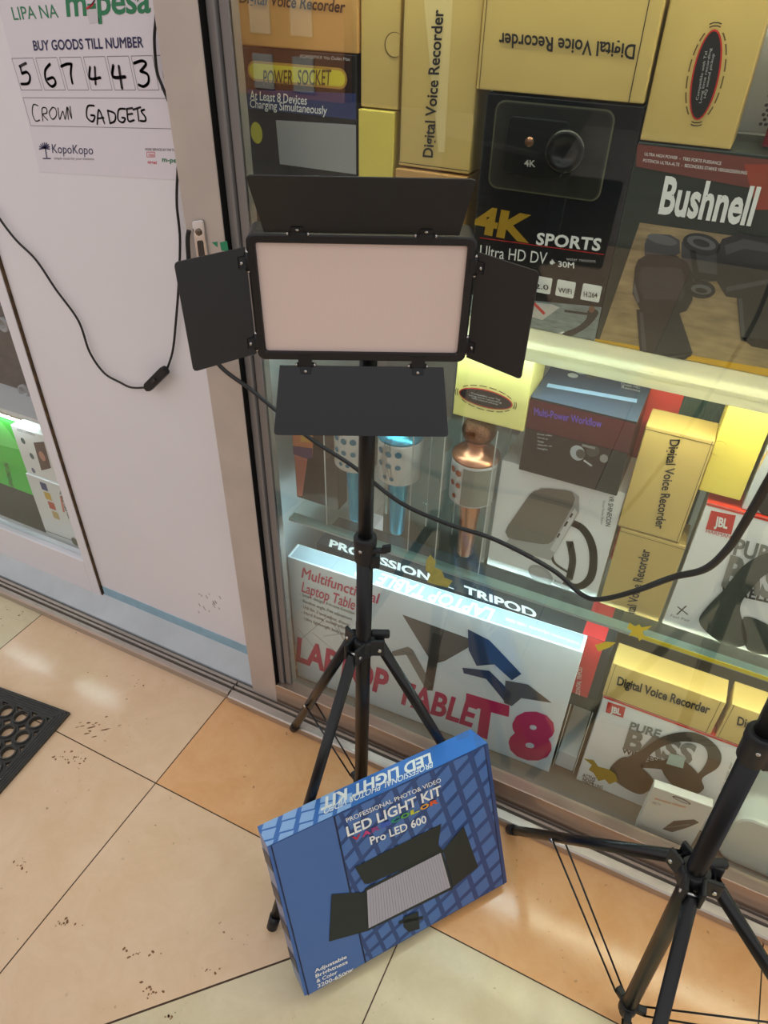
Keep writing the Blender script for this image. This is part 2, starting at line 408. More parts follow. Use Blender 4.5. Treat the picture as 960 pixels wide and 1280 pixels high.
strip(-.62, .0, .9105, .5424, COOL, 38); strip(.0, 1.25, .9105, .5424, WARM, 30)
strip(-.62, -.06, .893, .9945, COOL, 26); strip(-.06, 1.25, .893, .9945, WARM, 34)
strip(-.62, 1.25, .895, 1.559, (1.0, .99, .80), 42)
ytape = mat('yellow tape', (232, 210, 40), .4)
mb = MB(); mb.box(.03, .8, .9036, .9049, .5405, .5485); mb.build('edge_tape', ytape, DC)

# ------------------------------------------------------------------ things in the case
GOLD = mat('gold card', (206, 178, 108), .38, noise=.06, nscale=12, coat=.1)
GOLDE = mat('gold card darker', (196, 150, 90), .4, noise=.06, nscale=12)
YELC = mat('yellow card', (226, 206, 96), .4, noise=.05, nscale=9)
INK = mat('black ink', (24, 22, 24), .5)
WINK = mat('white ink', (236, 236, 232), .5)
SEAM = mat('seam shadow line', (98, 78, 40), .7)
BKC = mat('black gloss card', (26, 28, 32), .25)
WHC = mat('white gloss card', (236, 238, 236), .3, coat=.2)
RED = mat('red ink', (196, 42, 40), .4)
DGREY = mat('dark grey ink', (62, 60, 58), .5); MGREY = mat('mid grey ink', (128, 126, 122), .5); LGREY = mat('light grey ink', (184, 184, 182), .5)
GRN = mat('green ink', (36, 130, 86), .5); ORG = mat('orange ink', (214, 120, 44), .5)
def R(face, a0, a1, b0, b1): return [(face.W*a0, face.H*b0), (face.W*a1, face.H*b0), (face.W*a1, face.H*b1), (face.W*a0, face.H*b1)]
def line(p, q, wd):
    d = Vector((q[0]-p[0], q[1]-p[1])); n = Vector((-d.y, d.x)).normalized()*wd/2
    return [(p[0]+n.x, p[1]+n.y), (q[0]+n.x, q[1]+n.y), (q[0]-n.x, q[1]-n.y), (p[0]-n.x, p[1]-n.y)]
GB = 'gold card recorder boxes in the showcase'

# --- top shelf (z 1.003)
t, f, tp, _ = carton('gadget_box', 'black power socket box with a yellow pill title, beside the corner post', 'box', -.688, -.502, 1.003, 1.312, .95, .10, BKC)
pill = [f.px(*p) for p in ((318, 80), (428, 84))]
x0, zt = f.px(309, 75); x1, _ = f.px(434, 84); _, zb = f.px(430, 112)
PILL = mat('yellow green ink', (206, 198, 60), .4)
prints(f, t, [(rrect(x0, x1, zb, zt, (zt-zb)*.49), mat('gold ink', (176, 140, 60), .35), 0), (rrect(x0+.003, x1-.003, zb+.003, zt-.003, (zt-zb-.006)*.49), PILL, 1)], 'title_pill')
text(f, t, 'POWER  SOCKET', (330, 106), (414, 106), (330, 88), mat('olive ink', (66, 62, 20), .5), .012, lift=.0016)
prints(f, t, [(ppoly(f, [(309, 111), (449, 117), (449, 150), (309, 135)]), mat('navy ink', (40, 56, 104), .4))], 'blue_band')
text(f, t, 'At Least 8 Devices', (313, 124), (384, 131), (313, 113), WINK, .01); text(f, t, 'Charging Simultaneously', (313, 134), (409, 143), (313, 124), WINK, .01)
text(f, t, 'POWERMAX Vita Outlet Max', (376, 72), (438, 76), (376, 68), LGREY)
prints(f, t, [(ppoly(f, [(345, 150), (446, 156), (446, 218), (350, 205)]), mat('silver print', (150, 150, 152), .4)), (ell(*f.px(321, 166), .010, .014), PILL)], 'printed_picture')

t, f, tp, _ = carton('recorder_box', 'brownish gold recorder box lying on top of the power socket box', 'box', -.692, -.500, 1.313, 1.425, .95, .10, GOLDE, GB)
text(f, t, 'Digital Voice Recorder', (300, 3), (431, 16), (301, -11), INK, .02)
prints(f, t, [(line((.006, 0), (.006, f.H), .001), SEAM)], 'seam')

t, f, tp, _ = carton('recorder_box', 'blank thumb notched gold box stacked beside the black power socket box', 'box', -.498, -.443, 1.254, 1.42, .955, .10, GOLD, GB)
prints(f, t, [(ell(*f.px(493, 56), .0135, .0135), SEAM, 0), (ell(*f.px(493.8, 56), .0127, .0127), GOLD, 1)], 'thumb_notch')
t, f, tp, _ = carton('recorder_box', 'blank gold box underneath the thumb notched gold box', 'box', -.499, -.446, 1.003, 1.252, .95, .10, YELC, GB)

t, f, tp, _ = carton('recorder_box', 'tall gold recorder box with its title reading upwards, beside the wide upside down one', 'box', -.438, -.337, 1.190, 1.405, .95, .06, GOLD, GB)
text(f, t, 'Digital Voice Recorder', (541, 197), (555, 12), (529, 196), INK, .02)
prints(f, t, [(line((0, .004), (f.W, .004), .0012), SEAM)], 'seam'); prints(f, t, [(line((.0015, .006), (.0015, f.H), .001), SEAM)], 'seam')
prints(f, t, [(ppoly(f, [(530, 0), (566, 0), (556, 190), (548, 190)]), mat('pale gold foil', (222, 200, 140), .3))], 'foil_band', lift=.0003)
t, f, tp, _ = carton('recorder_box', 'gold box lying flat under the upright recorder box, mostly behind the light head', 'box', -.44, -.338, 1.003, 1.187, .945, .10, GOLDE, GB)

# 4K camera box
t, f, tp, _ = carton('camera_box', 'black action camera box with gold lettering and a clear window, beside the binocular box', 'box', -.322, -.1345, 1.003, 1.284, .95, .07, BKC)
q = ppoly(f, [(620, 122), (772, 136), (752, 248), (610, 236)]); xs = [p[0] for p in q]; zs = [p[1] for p in q]
wx0, wx1, wz0, wz1 = min(xs)+.003, max(xs)-.004, min(zs)+.004, f.H-.008
prints(f, t, [(rrect(wx0-.002, wx1+.002, wz0-.002, wz1+.002, .012), mat('window rim', (104, 104, 84), .3), 0), (rrect(wx0, wx1, wz0, wz1, .011), mat('window inside', (46, 46, 44), .4), 1)], 'window_edge')
cx, cz = f.px(667, 183)
mb = MB(); mb.prism([f.P(a, b, .001) for a, b in rrect(cx-.034, cx+.041, cz-.031, cz+.031, .006)], f.n*.006, .001); mb.build('camera_body', mat('camera case', (22, 24, 28), .4), t)
lx, lz = f.px(708, 188)
mb = MB(); mb.lathe(f.P(lx, lz, .006), [(.024, 0), (.024, .004), (.020, .006), (.014, .004), (.012, .002), (0, .0025)], axis=f.n); mb.build('lens', mat('lens black', (40, 40, 42), .2), t)
mb = MB(); mb.lathe(f.P(*f.px(664, 176), .007), [(.0055, 0), (.0055, .002), (0, .003)], axis=f.n); mb.build('shutter_button', mat('copper button', (150, 110, 90), .3, metal=.8), t)
text(f, t, '4K', (658, 206), (672, 207), (658, 198), WINK, .02, lift=.009)
prints(f, t, [(rrect(wx0, wx1, wz0, wz1, .011), clear_mat('box window film', (.8, .8, .76), 1.45))], 'window_film', lift=.0145)
g4 = mat('bronze gold ink', (176, 140, 44), .3, metal=.2)
text(f, t, '4K', (590, 288), (662, 302), (595, 258), g4, .045)
text(f, t, 'SPORTS', (670, 305), (750, 313), (672, 291), WINK, .03, spacing=1.05)
prints(f, t, [(line(f.px(600, 297), f.px(755, 318), .001), RED)], 'red_rule')
text(f, t, 'Ultra HD DV', (600, 320), (683, 330), (601, 306), WINK, .0)
text(f, t, '30M', (698, 333), (718, 335), (698, 326), WINK, .02); text(f, t, 'water resistant', (708, 325), (745, 328), (708, 321), LGREY)
prints(f, t, [(line(f.px(690, 324), f.px(694, 329), .001), WINK), (ell(*f.px(690, 328), .0028, .0026), WINK)], 'depth_icon')
for cx_, cy_, s in ((678, 356, '2.0'), (707, 361, 'WiFi'), (739, 366, 'H.264')):
    a, b = f.px(cx_, cy_); prints(f, t, [(rrect(a-.0125, a+.0125, b-.011, b+.011, .002), WINK)], 'feature_icon')
    text(f, t, s, (cx_-9, cy_+4), (cx_+8, cy_+6), (cx_-9, cy_-2), INK, .01, lift=.0016)
sea = mat('sea print', (128, 140, 142), .35, noise=.35, nscale=60, aniso=(1, 1, 5)); wet = mat('wetsuit print', (40, 40, 44), .4)
prints(f, t, [(ppoly(f, [(590, 368), (754, 384), (744, 437), (580, 424)]), sea, 0), (ppoly(f, [(650, 376), (690, 380), (700, 384), (678, 400), (660, 394)]), mat('kite print', (190, 186, 186), .4), 1),
    (line(f.px(667, 378), f.px(681, 392), .004), RED, 2),
    (ppoly(f, [(744, 386), (748, 392), (735, 408), (714, 420), (702, 424), (704, 416), (722, 408), (733, 398), (735, 388)], True), wet, 2),
    (line(f.px(734, 392), f.px(706, 388), .0035), wet, 2), (ell(*f.px(740, 386), .004, .0045), mat('face print', (120, 84, 64), .5), 3), (ppoly(f, [(684, 421), (704, 414), (716, 420), (700, 430), (688, 427)]), WINK, 1)], 'printed_picture')

# recorder box on top of it, upside down
t, f, tp, _ = carton('recorder_box', 'wide gold recorder box lying upside down on the black camera box', 'box', -.335, -.1365, 1.287, 1.392, .945, .10, GOLD, GB)
text(f, t, 'Digital Voice Recorder', (795, 56), (624, 41), (793, 74), INK, .02)
prints(f, t, [(line((f.W-.016, 0), (f.W-.016, f.H), .001), INK), (line((.004, 0), (.004, f.H), .001), SEAM)], 'seam')

def oval(f, t, c, ax1, ax2):
    """black oval badge with a red ring; ax1, ax2 = pixel ends of its long and short axes"""
    a, b, d = f.px(*c), f.px(*ax1), f.px(*ax2); rx = math.dist(a, b); ry = math.dist(a, d); ro = math.atan2(b[1]-a[1], b[0]-a[0])
    prints(f, t, [(ell(*a, rx*1.03, ry*1.12, ro), RED, 0), (ell(*a, rx*.985, ry*.98, ro), INK, 1)], 'badge')
    c_, s_ = math.cos(ro), math.sin(ro)
    for k, (u0, u1, v) in enumerate(((-.55, .55, .22), (-.62, .62, -.08), (-.5, .5, -.38))):
        P = lambda u, v: (a[0]+c_*u*rx-s_*v*ry, a[1]+s_*u*rx+c_*v*ry)
        text(f, t, ('Compatible with Tel', 'Long time recording', 'HQ sound pickup')[k], P(u0, v), P(u1, v), P(u0, v+.2), LGREY, lift=.0018, pxs=False)
    for sgn in (-1, 1):
        for k in (1.1, 1.17):
            arc = [(a[0]+c_*sgn*rx*k*math.cos(q)-s_*sgn*rx*k*math.sin(q)*.5, a[1]+s_*sgn*rx*k*math.cos(q)+c_*sgn*rx*k*math.sin(q)*.5) for q in (-.25, -.1, .1, .25)]
            prints(f, t, [(line(arc[i], arc[i+1], .001), INK) for i in range(3)], 'sound_arc')
    for sgn in (-1, 1):
        arc = [(a[0]+c_*rx*1.08*math.cos(q)-s_*sgn*ry*1.45*math.sin(q), a[1]+s_*rx*1.08*math.cos(q)+c_*sgn*ry*1.45*math.sin(q)) for q in [PI*.16+PI*.68*i/24 for i in range(25)]]
        prints(f, t, [(line(arc[i], arc[i+1], .0014), SEAM) for i in range(0, 24, 1) if i % 4 != 3], 'tiny_print')

t, f, tp, _ = carton('recorder_box', 'gold box with an upright black oval badge, standing on the binocular box', 'box', -.1325, -.034, 1.2505, 1.415, .95, .07, GOLD, GB)
oval(f, t, (882, 95), (893, 38), (897, 97))
# binocular box
GRNC = mat('dark green card', (34, 46, 38), .3)
t, f, tp, _ = carton('binocular_box', 'green and brown binocular box with a yellow foot band, beside the black camera box', 'box', -.134, .135, 1.003, 1.249, .95, .12, GRNC)
mar = mat('maroon ink', (112, 56, 48), .4)
dirt = mat('dry ground print', (160, 136, 98), .5, noise=.4, nscale=26, aniso=(1, 1, 4)); yb = mat('yellow ink', (214, 164, 24), .4)
prints(f, t, [(ppoly(f, [(797, 180), (965, 200), (965, 240), (795, 208)]), mar, 0), (ppoly(f, [(930, 205), (965, 205), (965, 262), (945, 262)]), mat('orange red ink', (150, 62, 42), .4), 1),
    (ppoly(f, [(800, 278), (970, 302), (970, 505), (744, 440)]), dirt, 1), (ppoly(f, [(740, 422), (970, 462), (970, 520), (738, 460)]), yb, 2)], 'printed_panel')
text(f, t, 'ULTRA HIGH POWER  -  TRES FORTE PUISSANCE', (806, 194), (902, 206), (806, 190), WINK, lift=.0016, shear=.2)
text(f, t, 'POTENCIA ULTRA-ALTE  -  BESONDERS STARKE VERGROSSERUNG', (804, 202), (934, 218), (804, 198), WINK, lift=.0016, shear=.2)
text(f, t, 'Bushnell', (823, 265), (942, 281), (829, 221), WINK, .03, shear=.12, lift=.0018)
bk1 = mat('binocular print', (34, 34, 37), .4); bk2 = mat('binocular print light', (92, 92, 94), .4); bk3 = mat('binocular glass', (14, 10, 14), .2); bk4 = mat('binocular edge', (66, 66, 70), .4)
prints(f, t, [(ppoly(f, [(852, 302), (880, 298), (918, 312), (920, 334), (905, 350), (862, 354), (852, 340)]), bk4, 2), (ppoly(f, [(848, 336), (905, 344), (905, 352), (850, 346)]), bk1, 3),
    (ppoly(f, [(806, 306), (808, 298), (822, 292), (838, 293), (850, 300), (850, 316), (836, 324), (816, 324), (806, 318)]), bk4, 3), (ell(*f.px(828, 299), .018, .0055, -.1), bk2, 4),
    (ppoly(f, [(794, 334), (798, 324), (810, 317), (846, 319), (860, 328), (866, 346), (866, 374), (858, 388), (846, 392), (802, 390), (791, 366)]), bk1, 4),
    (ppoly(f, [(802, 332), (850, 334), (856, 344), (855, 374), (806, 374), (798, 358)]), mat('leather print', (56, 53, 55), .6), 5), (ppoly(f, [(794, 352), (800, 376), (797, 378), (791, 362)]), bk2, 5),
    (ppoly(f, [(796, 386), (848, 386), (866, 440), (858, 448), (838, 454), (812, 457), (801, 450)]), bk1, 5), (ppoly(f, [(800, 390), (804, 390), (810, 452), (804, 450)]), bk4, 6), (ppoly(f, [(801, 450), (810, 446), (838, 442), (866, 439), (864, 444), (848, 451), (826, 456), (812, 457)]), bk3, 6), (ppoly(f, [(806, 450), (836, 444), (860, 442), (840, 447), (816, 452)]), bk4, 7),
    (ppoly(f, [(896, 312), (903, 298), (925, 291), (970, 300), (970, 378), (908, 370), (897, 352)]), bk1, 4), (ppoly(f, [(906, 306), (930, 298), (970, 306), (970, 316), (930, 310), (908, 318)]), bk4, 5), (ppoly(f, [(908, 358), (970, 346), (970, 352), (908, 364)]), bk4, 5),
    (ppoly(f, [(921, 368), (972, 374), (972, 434), (946, 430), (926, 424)]), bk1, 5), (ppoly(f, [(923, 372), (928, 372), (932, 424), (927, 424)]), bk4, 6), (ppoly(f, [(926, 420), (972, 426), (972, 438), (940, 432)]), bk3, 6),
    (ell(*f.px(877, 305), .022, .012, -.15), bk1, 4), (ell(*f.px(877, 303), .017, .007, -.15), bk2, 5), (ell(*f.px(877, 303), .010, .004, -.15), bk1, 6), (ell(*f.px(876, 361), .017, .011), bk1, 5), (ell(*f.px(877, 361), .012, .006), bk2, 6), (ell(*f.px(877, 362), .007, .003), bk1, 7), (line(f.px(866, 312), f.px(872, 352), .006), bk1, 4)], 'printed_binoculars')
t, f, tp, _ = carton('gadget_box', 'dark red box standing on the binocular box beyond the oval badge box', 'box', -.004, .11, 1.2505, 1.40, .985, .08, mat('crimson card', (112, 20, 34), .35))
t, f, tp, _ = carton('speaker_box', 'white and grey mesh patterned box behind the oval badge box', 'box', -.062, .06, 1.2505, 1.42, 1.075, .06, WHC)
mesh_m = mat('grey mesh print', (120, 120, 124), .5)
prints(f, t, [(ell(f.W*.4+i*.006+(j % 2)*.003, .01+j*.005, .0022, .0019, 0, 8), mesh_m) for i in range(12) for j in range(11)], 'printed_mesh')

# --- middle shelf (z .55)
def mic(name, label, base, metal, wht, h=.25, s=1.0, icons=True, dark=0):
    t = thing(name, label, 'microphone', base, 0, 'karaoke microphones on the middle shelf')
    b = Vector(base); body = h*.40; top = h*.66
    mb = MB(); mb.lathe(b, [(.010*s, 0), (.012*s, .004), (.0135*s, h*.2), (.017*s, body-.002), (.017*s, body)]); mb.build('handle', metal, t)
    mb = MB(); mb.lathe(b+Vector((0, 0, body)), [(.030*s, 0), (.034*s, .004), (.034*s, top-body-.006), (.0345*s, top-body-.004), (.0345*s, top-body)]); mb.build('speaker_barrel', wht, t)
    mb = MB(); mb.lathe(b+Vector((0, 0, top)), [(.0348*s, 0), (.0345*s, .004), (.026*s, .010), (.016*s, .016), (.014*s, .024), (.017*s, .03), (.02*s, .034)]); mb.build('collar', metal, t)
    mb = MB(); mb.lathe(b+Vector((0, 0, top+.034)), [(.019*s, 0), (.0235*s, .008), (.0245*s, .016), (.0225*s, .026), (.016*s, .036), (.006*s, .041), (0, .042)]); mb.build('grille', mat(name+' grille '+metal.name, (150, 100, 70) if 'copper' in metal.name else (50, 120, 150), .35, metal=.9, noise=.6, nscale=500), t)
    if icons:
        mb = MB(); r = .0347*s; k = mat('teal ink', (30, 120, 150), .4) if 'blue' in metal.name else mat('copper ink', (170, 90, 60), .4)
        for ang, hz, w_ in ((-132, .8, .006), (-112, .78, .006), (-110, .5, .005), (-130, .5, .005), (-120, .22, .004)) if dark else ((-120, .8, .006), (-95, .78, .006), (-70, .8, .006), (-120, .5, .005), (-95, .5, .005), (-70, .5, .005), (-105, .2, .004), (-85, .2, .004)):
            a = math.radians(ang); c = b+Vector((math.cos(a)*r, math.sin(a)*r, body+(top-body)*hz)); u = Vector((-math.sin(a), math.cos(a), 0)); n = Vector((math.cos(a), math.sin(a), 0))
            mb.face([c+n*.0005+u*math.cos(q)*w_+Vector((0, 0, 1))*math.sin(q)*w_ for q in [2*PI*j/14 for j in range(14)]])
        mb.build('button', k, t)
    return t
def clearbox(label, x0, x1, y0, y1, z0, z1):
    t = thing('clear_box', label, 'box', ((x0+x1)/2, (y0+y1)/2, z0), 0, 'clear microphone boxes')
    mb = MB(); mb.box(x0, x1, y0, y1, z0, z1); mb.build('clear_sheet', clear_mat('clear plastic', (.975, .98, .98), 1.4, rough=.05), t)
    mb = MB(); e = .0016
    for x in (x0, x1-e):
        for y in (y0, y1-e): mb.box(x, x+e, y, y+e, z0, z1)
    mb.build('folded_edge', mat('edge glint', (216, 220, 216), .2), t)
blue_c = mat('blue chrome', (70, 170, 205), .28, metal=.65); cop = mat('copper chrome', (206, 140, 108), .28, metal=.7)
sil = mat('silver barrel', (226, 228, 226), .35)
for (px_, py_, Yv), lab, ch, lab2 in (((505, 690, .957), 'fully visible blue microphone in a clear box, beside the light stand pole', blue_c, 'clear plastic box around the fully visible blue microphone'),
                                ((431, 665, .957), 'blue microphone half hidden by the light stand pole, next to the black popsicle box', blue_c, 'clear plastic box around the half hidden blue microphone'),
                                ((583, 700, .957), 'copper microphone with white and grey barrel, beside the white headset box', cop, 'clear plastic box around the copper microphone')):
    p = at(px_, py_, Yv); p.x = max(p.x, -.508) if px_ < 450 else (-.4215 if ch is blue_c else -.284); mic('microphone', lab, (p.x, p.y, .5515), ch, sil, .325, 1.16, True, ch is cop)
    if ch is cop:
        mb = MB(); r = .0346*1.16
        # grey front sheet on the copper barrel
        b = Vector((p.x, p.y, .552))
        for i in range(12):
            a0, a1 = [math.radians(-100+85*k/12) for k in (i, i+1)]
            mb.face([b+Vector((math.cos(a)*r, math.sin(a)*r, z)) for a, z in ((a0, .325*.40+.006), (a1, .325*.40+.006), (a1, .325*.66-.006), (a0, .325*.66-.006))])
        mb.build('speaker_cloth', mat('grey speaker cloth', (140, 142, 132), .7), bpy.data.objects[[o.name for o in COL.objects if o.name.startswith('microphone')][-1]])
    clearbox(lab2, p.x-.0425, p.x+.0425, p.y-.0425, p.y+.0425, .5495, .8465)
def bag(name, label, pts, Y):
    """a crumpled slip of clear film hanging beside a microphone"""
    P = [at(x, y, Y) for x, y in pts]; mb = MB(); k = len(P)//2
    L_, R_ = P[:k], P[k:]
    rows = [[L_[i].lerp(R_[i], j/4)+Vector((0, .0025*math.sin(i*2.1+j*1.7), 0)) for j in range(5)] for i in range(k)]
    vv = [[mb.bm.verts.new(q) for q in r] for r in rows]
    for i in range(k-1):
        for j in range(4): mb.bm.faces.new((vv[i][j], vv[i][j+1], vv[i+1][j+1], vv[i+1][j])).smooth = True
    return tag(mb.build(name, clear_mat('film '+name, (.72, .74, .74), 1.5, rough=.15)), label, 'plastic film')
bag('plastic_film', 'crumpled clear film beside the copper microphone handle', [(562, 630), (563, 650), (562, 680), (566, 697), (576, 632), (577, 655), (576, 682), (574, 696)], .9185)
bag('plastic_film', 'crumpled clear film beside the fully visible blue microphone barrel', [(482, 548), (474, 575), (481, 600), (490, 550), (488, 575), (490, 602)], .9175)

t, f, tp, _ = carton('microphone_box', 'black box printed with a pink popsicle shaped microphone, by the corner post', 'box', -.648, -.5515, .5495, .80, .965, .07, mat('brown black card', (52, 42, 38), .3))
pk = mat('pink ink', (206, 112, 92), .4)
prints(f, t, [(ppoly(f, [(368, 566), (385, 570), (378, 620), (372, 620)]), pk, 0), (ppoly(f, [(353, 540), (392, 545), (391, 570), (384, 572), (354, 561)]), mat('orange pink ink', (222, 128, 80), .4), 1), (ppoly(f, [(354, 555), (391, 560), (391, 572), (384, 573), (354, 563)]), mat('violet ink', (96, 54, 96), .4), 2), (ppoly(f, [(376, 541), (391, 544), (391, 553), (376, 552)]), mat('amber ink', (226, 160, 70), .4), 2)], 'printed_microphone')
text(f, t, 'HOLY MICRO', (362, 630), (398, 640), (362, 624), ORG); text(f, t, 'KARAOKE', (374, 638), (398, 645), (374, 633), ORG)

# yellow oval box on the clear boxes
t, f, tp, _ = carton('recorder_box', 'pale yellow box with a flat black oval badge, lying on the clear microphone boxes', 'box', -.322, -.2068, .847, .965, .93, .075, mat('pale yellow card', (222, 208, 130), .4), GB)
oval(f, t, (607, 498), (640, 506), (608, 488))

# VR headset box
t, f, tp, _ = carton('headset_box', 'white virtual reality headset box under the black drone box', 'box', -.2385, -.0405, .5495, .775, .95, .11, WHC)
vr1 = mat('headset grey', (112, 108, 98), .45); vr2 = mat('headset white', (206, 206, 202), .4)
def band(F_, pts, wd, m, lay, n=4):
    q = [F_.px(*p) for p in pts]; q2 = []
    for i in range(len(q)-1):
        a, b, c, d = q[max(i-1, 0)], q[i], q[i+1], q[min(i+2, len(q)-1)]
        for j in range(n):
            t_ = j/n; q2.append(tuple(.5*((2*b[k])+(-a[k]+c[k])*t_+(2*a[k]-5*b[k]+4*c[k]-d[k])*t_*t_+(-a[k]+3*b[k]-3*c[k]+d[k])*t_**3) for k in (0, 1)))
    q2.append(q[-1]); out_ = []
    for i, (p, r_) in enumerate(zip(q2, q2[1:])):
        if math.dist(p, r_) > 1e-6: out_ += [(line(p, r_, wd), m, lay), (ell(*r_, wd/2, wd/2, 0, 10), m, lay)]
    return out_
st_ = mat('strap grey', (98, 94, 86), .5); vr3 = mat('headset side', (170, 170, 166), .4)
prints(f, t, band(f, [(712, 652), (728, 660), (739, 678), (742, 700), (738, 722), (724, 733), (708, 730)], .0135, st_, 1) + band(f, [(712, 676), (716, 700), (712, 722)], .012, st_, 1) + band(f, [(694, 684), (690, 692), (694, 704), (712, 716)], .005, st_, 1) +
    [(ppoly(f, [(676, 609), (714, 613), (724, 620), (724, 640), (700, 680), (688, 700), (668, 694), (640, 688), (632, 680)]), vr3, 2),
    (ppoly(f, [(676, 611), (685, 609.5), (708, 612), (716, 615), (719, 622), (717, 630), (703, 656), (692, 675), (686, 679), (678, 679.5), (644, 674), (635, 671), (632, 664), (635, 657), (662, 618), (668, 613)]), vr1, 3),
    (ppoly(f, [(719, 634), (722, 640), (694, 690), (688, 686)]), mat('headset pale side', (206, 206, 202), .4), 3),
    (ell(*f.px(676, 718), .024, .018, -.5), vr3, 2), (ell(*f.px(675, 718), .019, .0135, -.5), LGREY, 3), (line(f.px(692, 726), f.px(712, 736), .009), vr3, 2),
    (line(f.px(697, 671), f.px(700, 666), .003), INK, 4), (line(f.px(706, 657), f.px(710, 651), .003), INK, 4), (line(f.px(713, 646), f.px(716, 641), .003), INK, 4)], 'printed_headset')
text(f, t, 'VR SHINECON', (762, 619), (757, 657), (768, 620), DGREY, .01)
text(f, t, 'Virtual Reality Glasses', (754, 625), (751, 655), (757, 625), MGREY)
for y_ in (699, 712, 725): prints(f, t, [(rrect(f.px(623, 0)[0], f.px(631, 0)[0], f.px(628, y_+5)[1], f.px(628, y_-3)[1], .002), GRN, 0), (line(f.px(624, y_), f.px(630, y_+1), .002), WINK, 1)], 'feature_icon')
# drone box
t, f, tp, _ = carton('drone_box', 'black glossy double folding gadget box lying on the white headset box', 'box', -.206, -.052, .776, .905, .935, .125, BKC)
prints(f, t, [(R(f, 0, 1, .60, .98), mat('dark maroon ink', (70, 22, 30), .3))], 'colour_band')
text(f, t, 'Multi-Power Workflow', (668, 518), (752, 534), (668, 509), mat('violet blue ink', (96, 72, 168), .4), .01)
gl_ = mat('pale gadget print', (160, 164, 168), .35)
prints(f, t, [(ell(*f.px(722, 566), .011, .013, .3), gl_, 0), (ell(*f.px(726, 567), .007, .008, .3), DGREY, 1), (ell(*f.px(741, 564), .009, .010, -.4), DGREY, 0), (ell(*f.px(755, 573), .006, .007), MGREY, 0), (line(f.px(728, 556), f.px(744, 560), .004), MGREY, 1), (line(f.px(730, 575), f.px(740, 582), .003), LGREY, 1)], 'printed_gadget')
for i in range(5): text(f, t, ('Hover video', 'Wifi link set', '720P', 'Altitude set', 'height')[i], (672, 543+i*4.4), (690-(i % 3)*5, 545+i*4.4), (672, 541+i*4.4), LGREY)
prints(tp, t, [(R(tp, 0, 1, 0, 1), mat('blue black sheen', (72, 84, 104), .16), 0)], 'top_panel', lift=.0004)  # strip light on the black top put into a paler, bluer colour
prints(tp, t, [(ell(*tp.px(728, 463), .012, .016), gl_, 0), (ell(*tp.px(740, 470), .010, .010), DGREY, 1), (ell(*tp.px(716, 470), .008, .008), LGREY, 1), (line(tp.px(684, 482), tp.px(796, 502), .012), mat('pale blue ink', (160, 190, 226), .2), 1)], 'printed_gadget')
for i in range(4): text(tp, t, ('Drone set', 'Folding arm kit', 'Quad HD', 'Remote')[i], (774+i*1, 474+i*4), (800, 479+i*4), (774+i, 471+i*4), LGREY)

# recorder boxes right of it
t, f, tp, _ = carton('recorder_box', 'upright gold recorder box with its title reading downwards, beside the black drone box', 'box', -.0395, .0525, .7155, .899, .945, .055, GOLD, GB)
text(f, t, 'Digital Voice Recorder', (838, 549), (819, 660), (850, 549), INK, .02)
prints(f, t, [(line((0, f.H-.006), (f.W, f.H-.006), .001), SEAM), (line((0, .0025), (f.W, .0025), .0012), SEAM), (line((f.W-.003, 0), (f.W-.003, f.H), .0008), SEAM)], 'seam')
t, f, tp, _ = carton('recorder_box', 'gold recorder box reading upwards, beneath the upright gold box and beside the headset box', 'box', -.034, .064, .5495, .7145, .945, .06, GOLD, GB)
text(f, t, 'Digital Voice Recorder', (790, 780), (813, 687), (779, 778), INK, .02)
prints(f, t, [(line((0, f.H-.006), (f.W, f.H-.006), .001), SEAM)], 'seam')
t, f, tp, _ = carton('recorder_box', 'blank bright yellow box standing on the headphone box under the binoculars', 'box', .0535, .110, .814, .957, .95, .08, YELC, GB)
prints(f, t, [(ell(*f.px(898, 560), .011, .012), mat('yellow shadow line', (176, 158, 50), .5), 0), (ell(*f.px(898.8, 560.3), .0102, .0112), YELC, 1)], 'thumb_notch')
t, f, tp, _ = carton('gadget_box', 'red and dark green brush patterned box behind the upright gold box', 'box', -.057, .064, .5495, .914, 1.068, .10, mat('slate green card', (70, 88, 82), .5, noise=.5, nscale=60, aniso=(6, 1, 1)))
prints(f, t, [(R(f, 0, .44, .0, 1), mat('coral red ink', (222, 78, 72), .4))], 'colour_band')
# headphone boxes
def headphones(t, f, jbl, pure, band, ink, T, big=True):
    for it in T: text(f, t, *it)
t, f, tp, _ = carton('headphone_box', 'white headphone box with a red logo patch, under the blank bright yellow box', 'box', .070, .30, .5495, .800, .945, .08, WHC)
REDL = mat('red card lid', (206, 62, 44), .4)
prints(f, t, [(R(f, 0, 1, .985, 1), REDL)], 'lid_edge'); prints(tp, t, [(R(tp, 0, 1, 0, 1), REDL)], 'lid')
prints(f, t, [(ppoly(f, [(889, 638), (920, 644), (914, 668), (882, 661)]), RED)], 'logo_patch')
text(f, t, 'JBL', (893, 656), (909, 660), (895, 645), WINK, .04, lift=.0016); text(f, t, 'HARMAN', (882, 665), (913, 673), (883, 661), RED)
GI = mat('grey lettering', (124, 124, 118), .5)
text(f, t, 'PURE', (916, 692), (972, 706), (921, 673), GI, .03); text(f, t, 'BASS', (902, 730), (985, 752), (913, 695), GI, .04, lift=.0014); text(f, t, 'WIRELESS', (899, 739), (980, 757), (902, 728), DGREY, .03)
hp = mat('headphone print', (66, 72, 66), .5)
prints(f, t, [(ppoly(f, [(905, 736), (930, 706), (960, 690), (990, 690), (990, 715), (960, 716), (940, 735), (925, 760), (935, 800), (915, 808), (890, 795), (874, 776), (884, 758)], True), hp, 3), (ppoly(f, [(930, 770), (975, 790), (975, 815), (935, 812)], True), hp, 3)], 'printed_headphones')
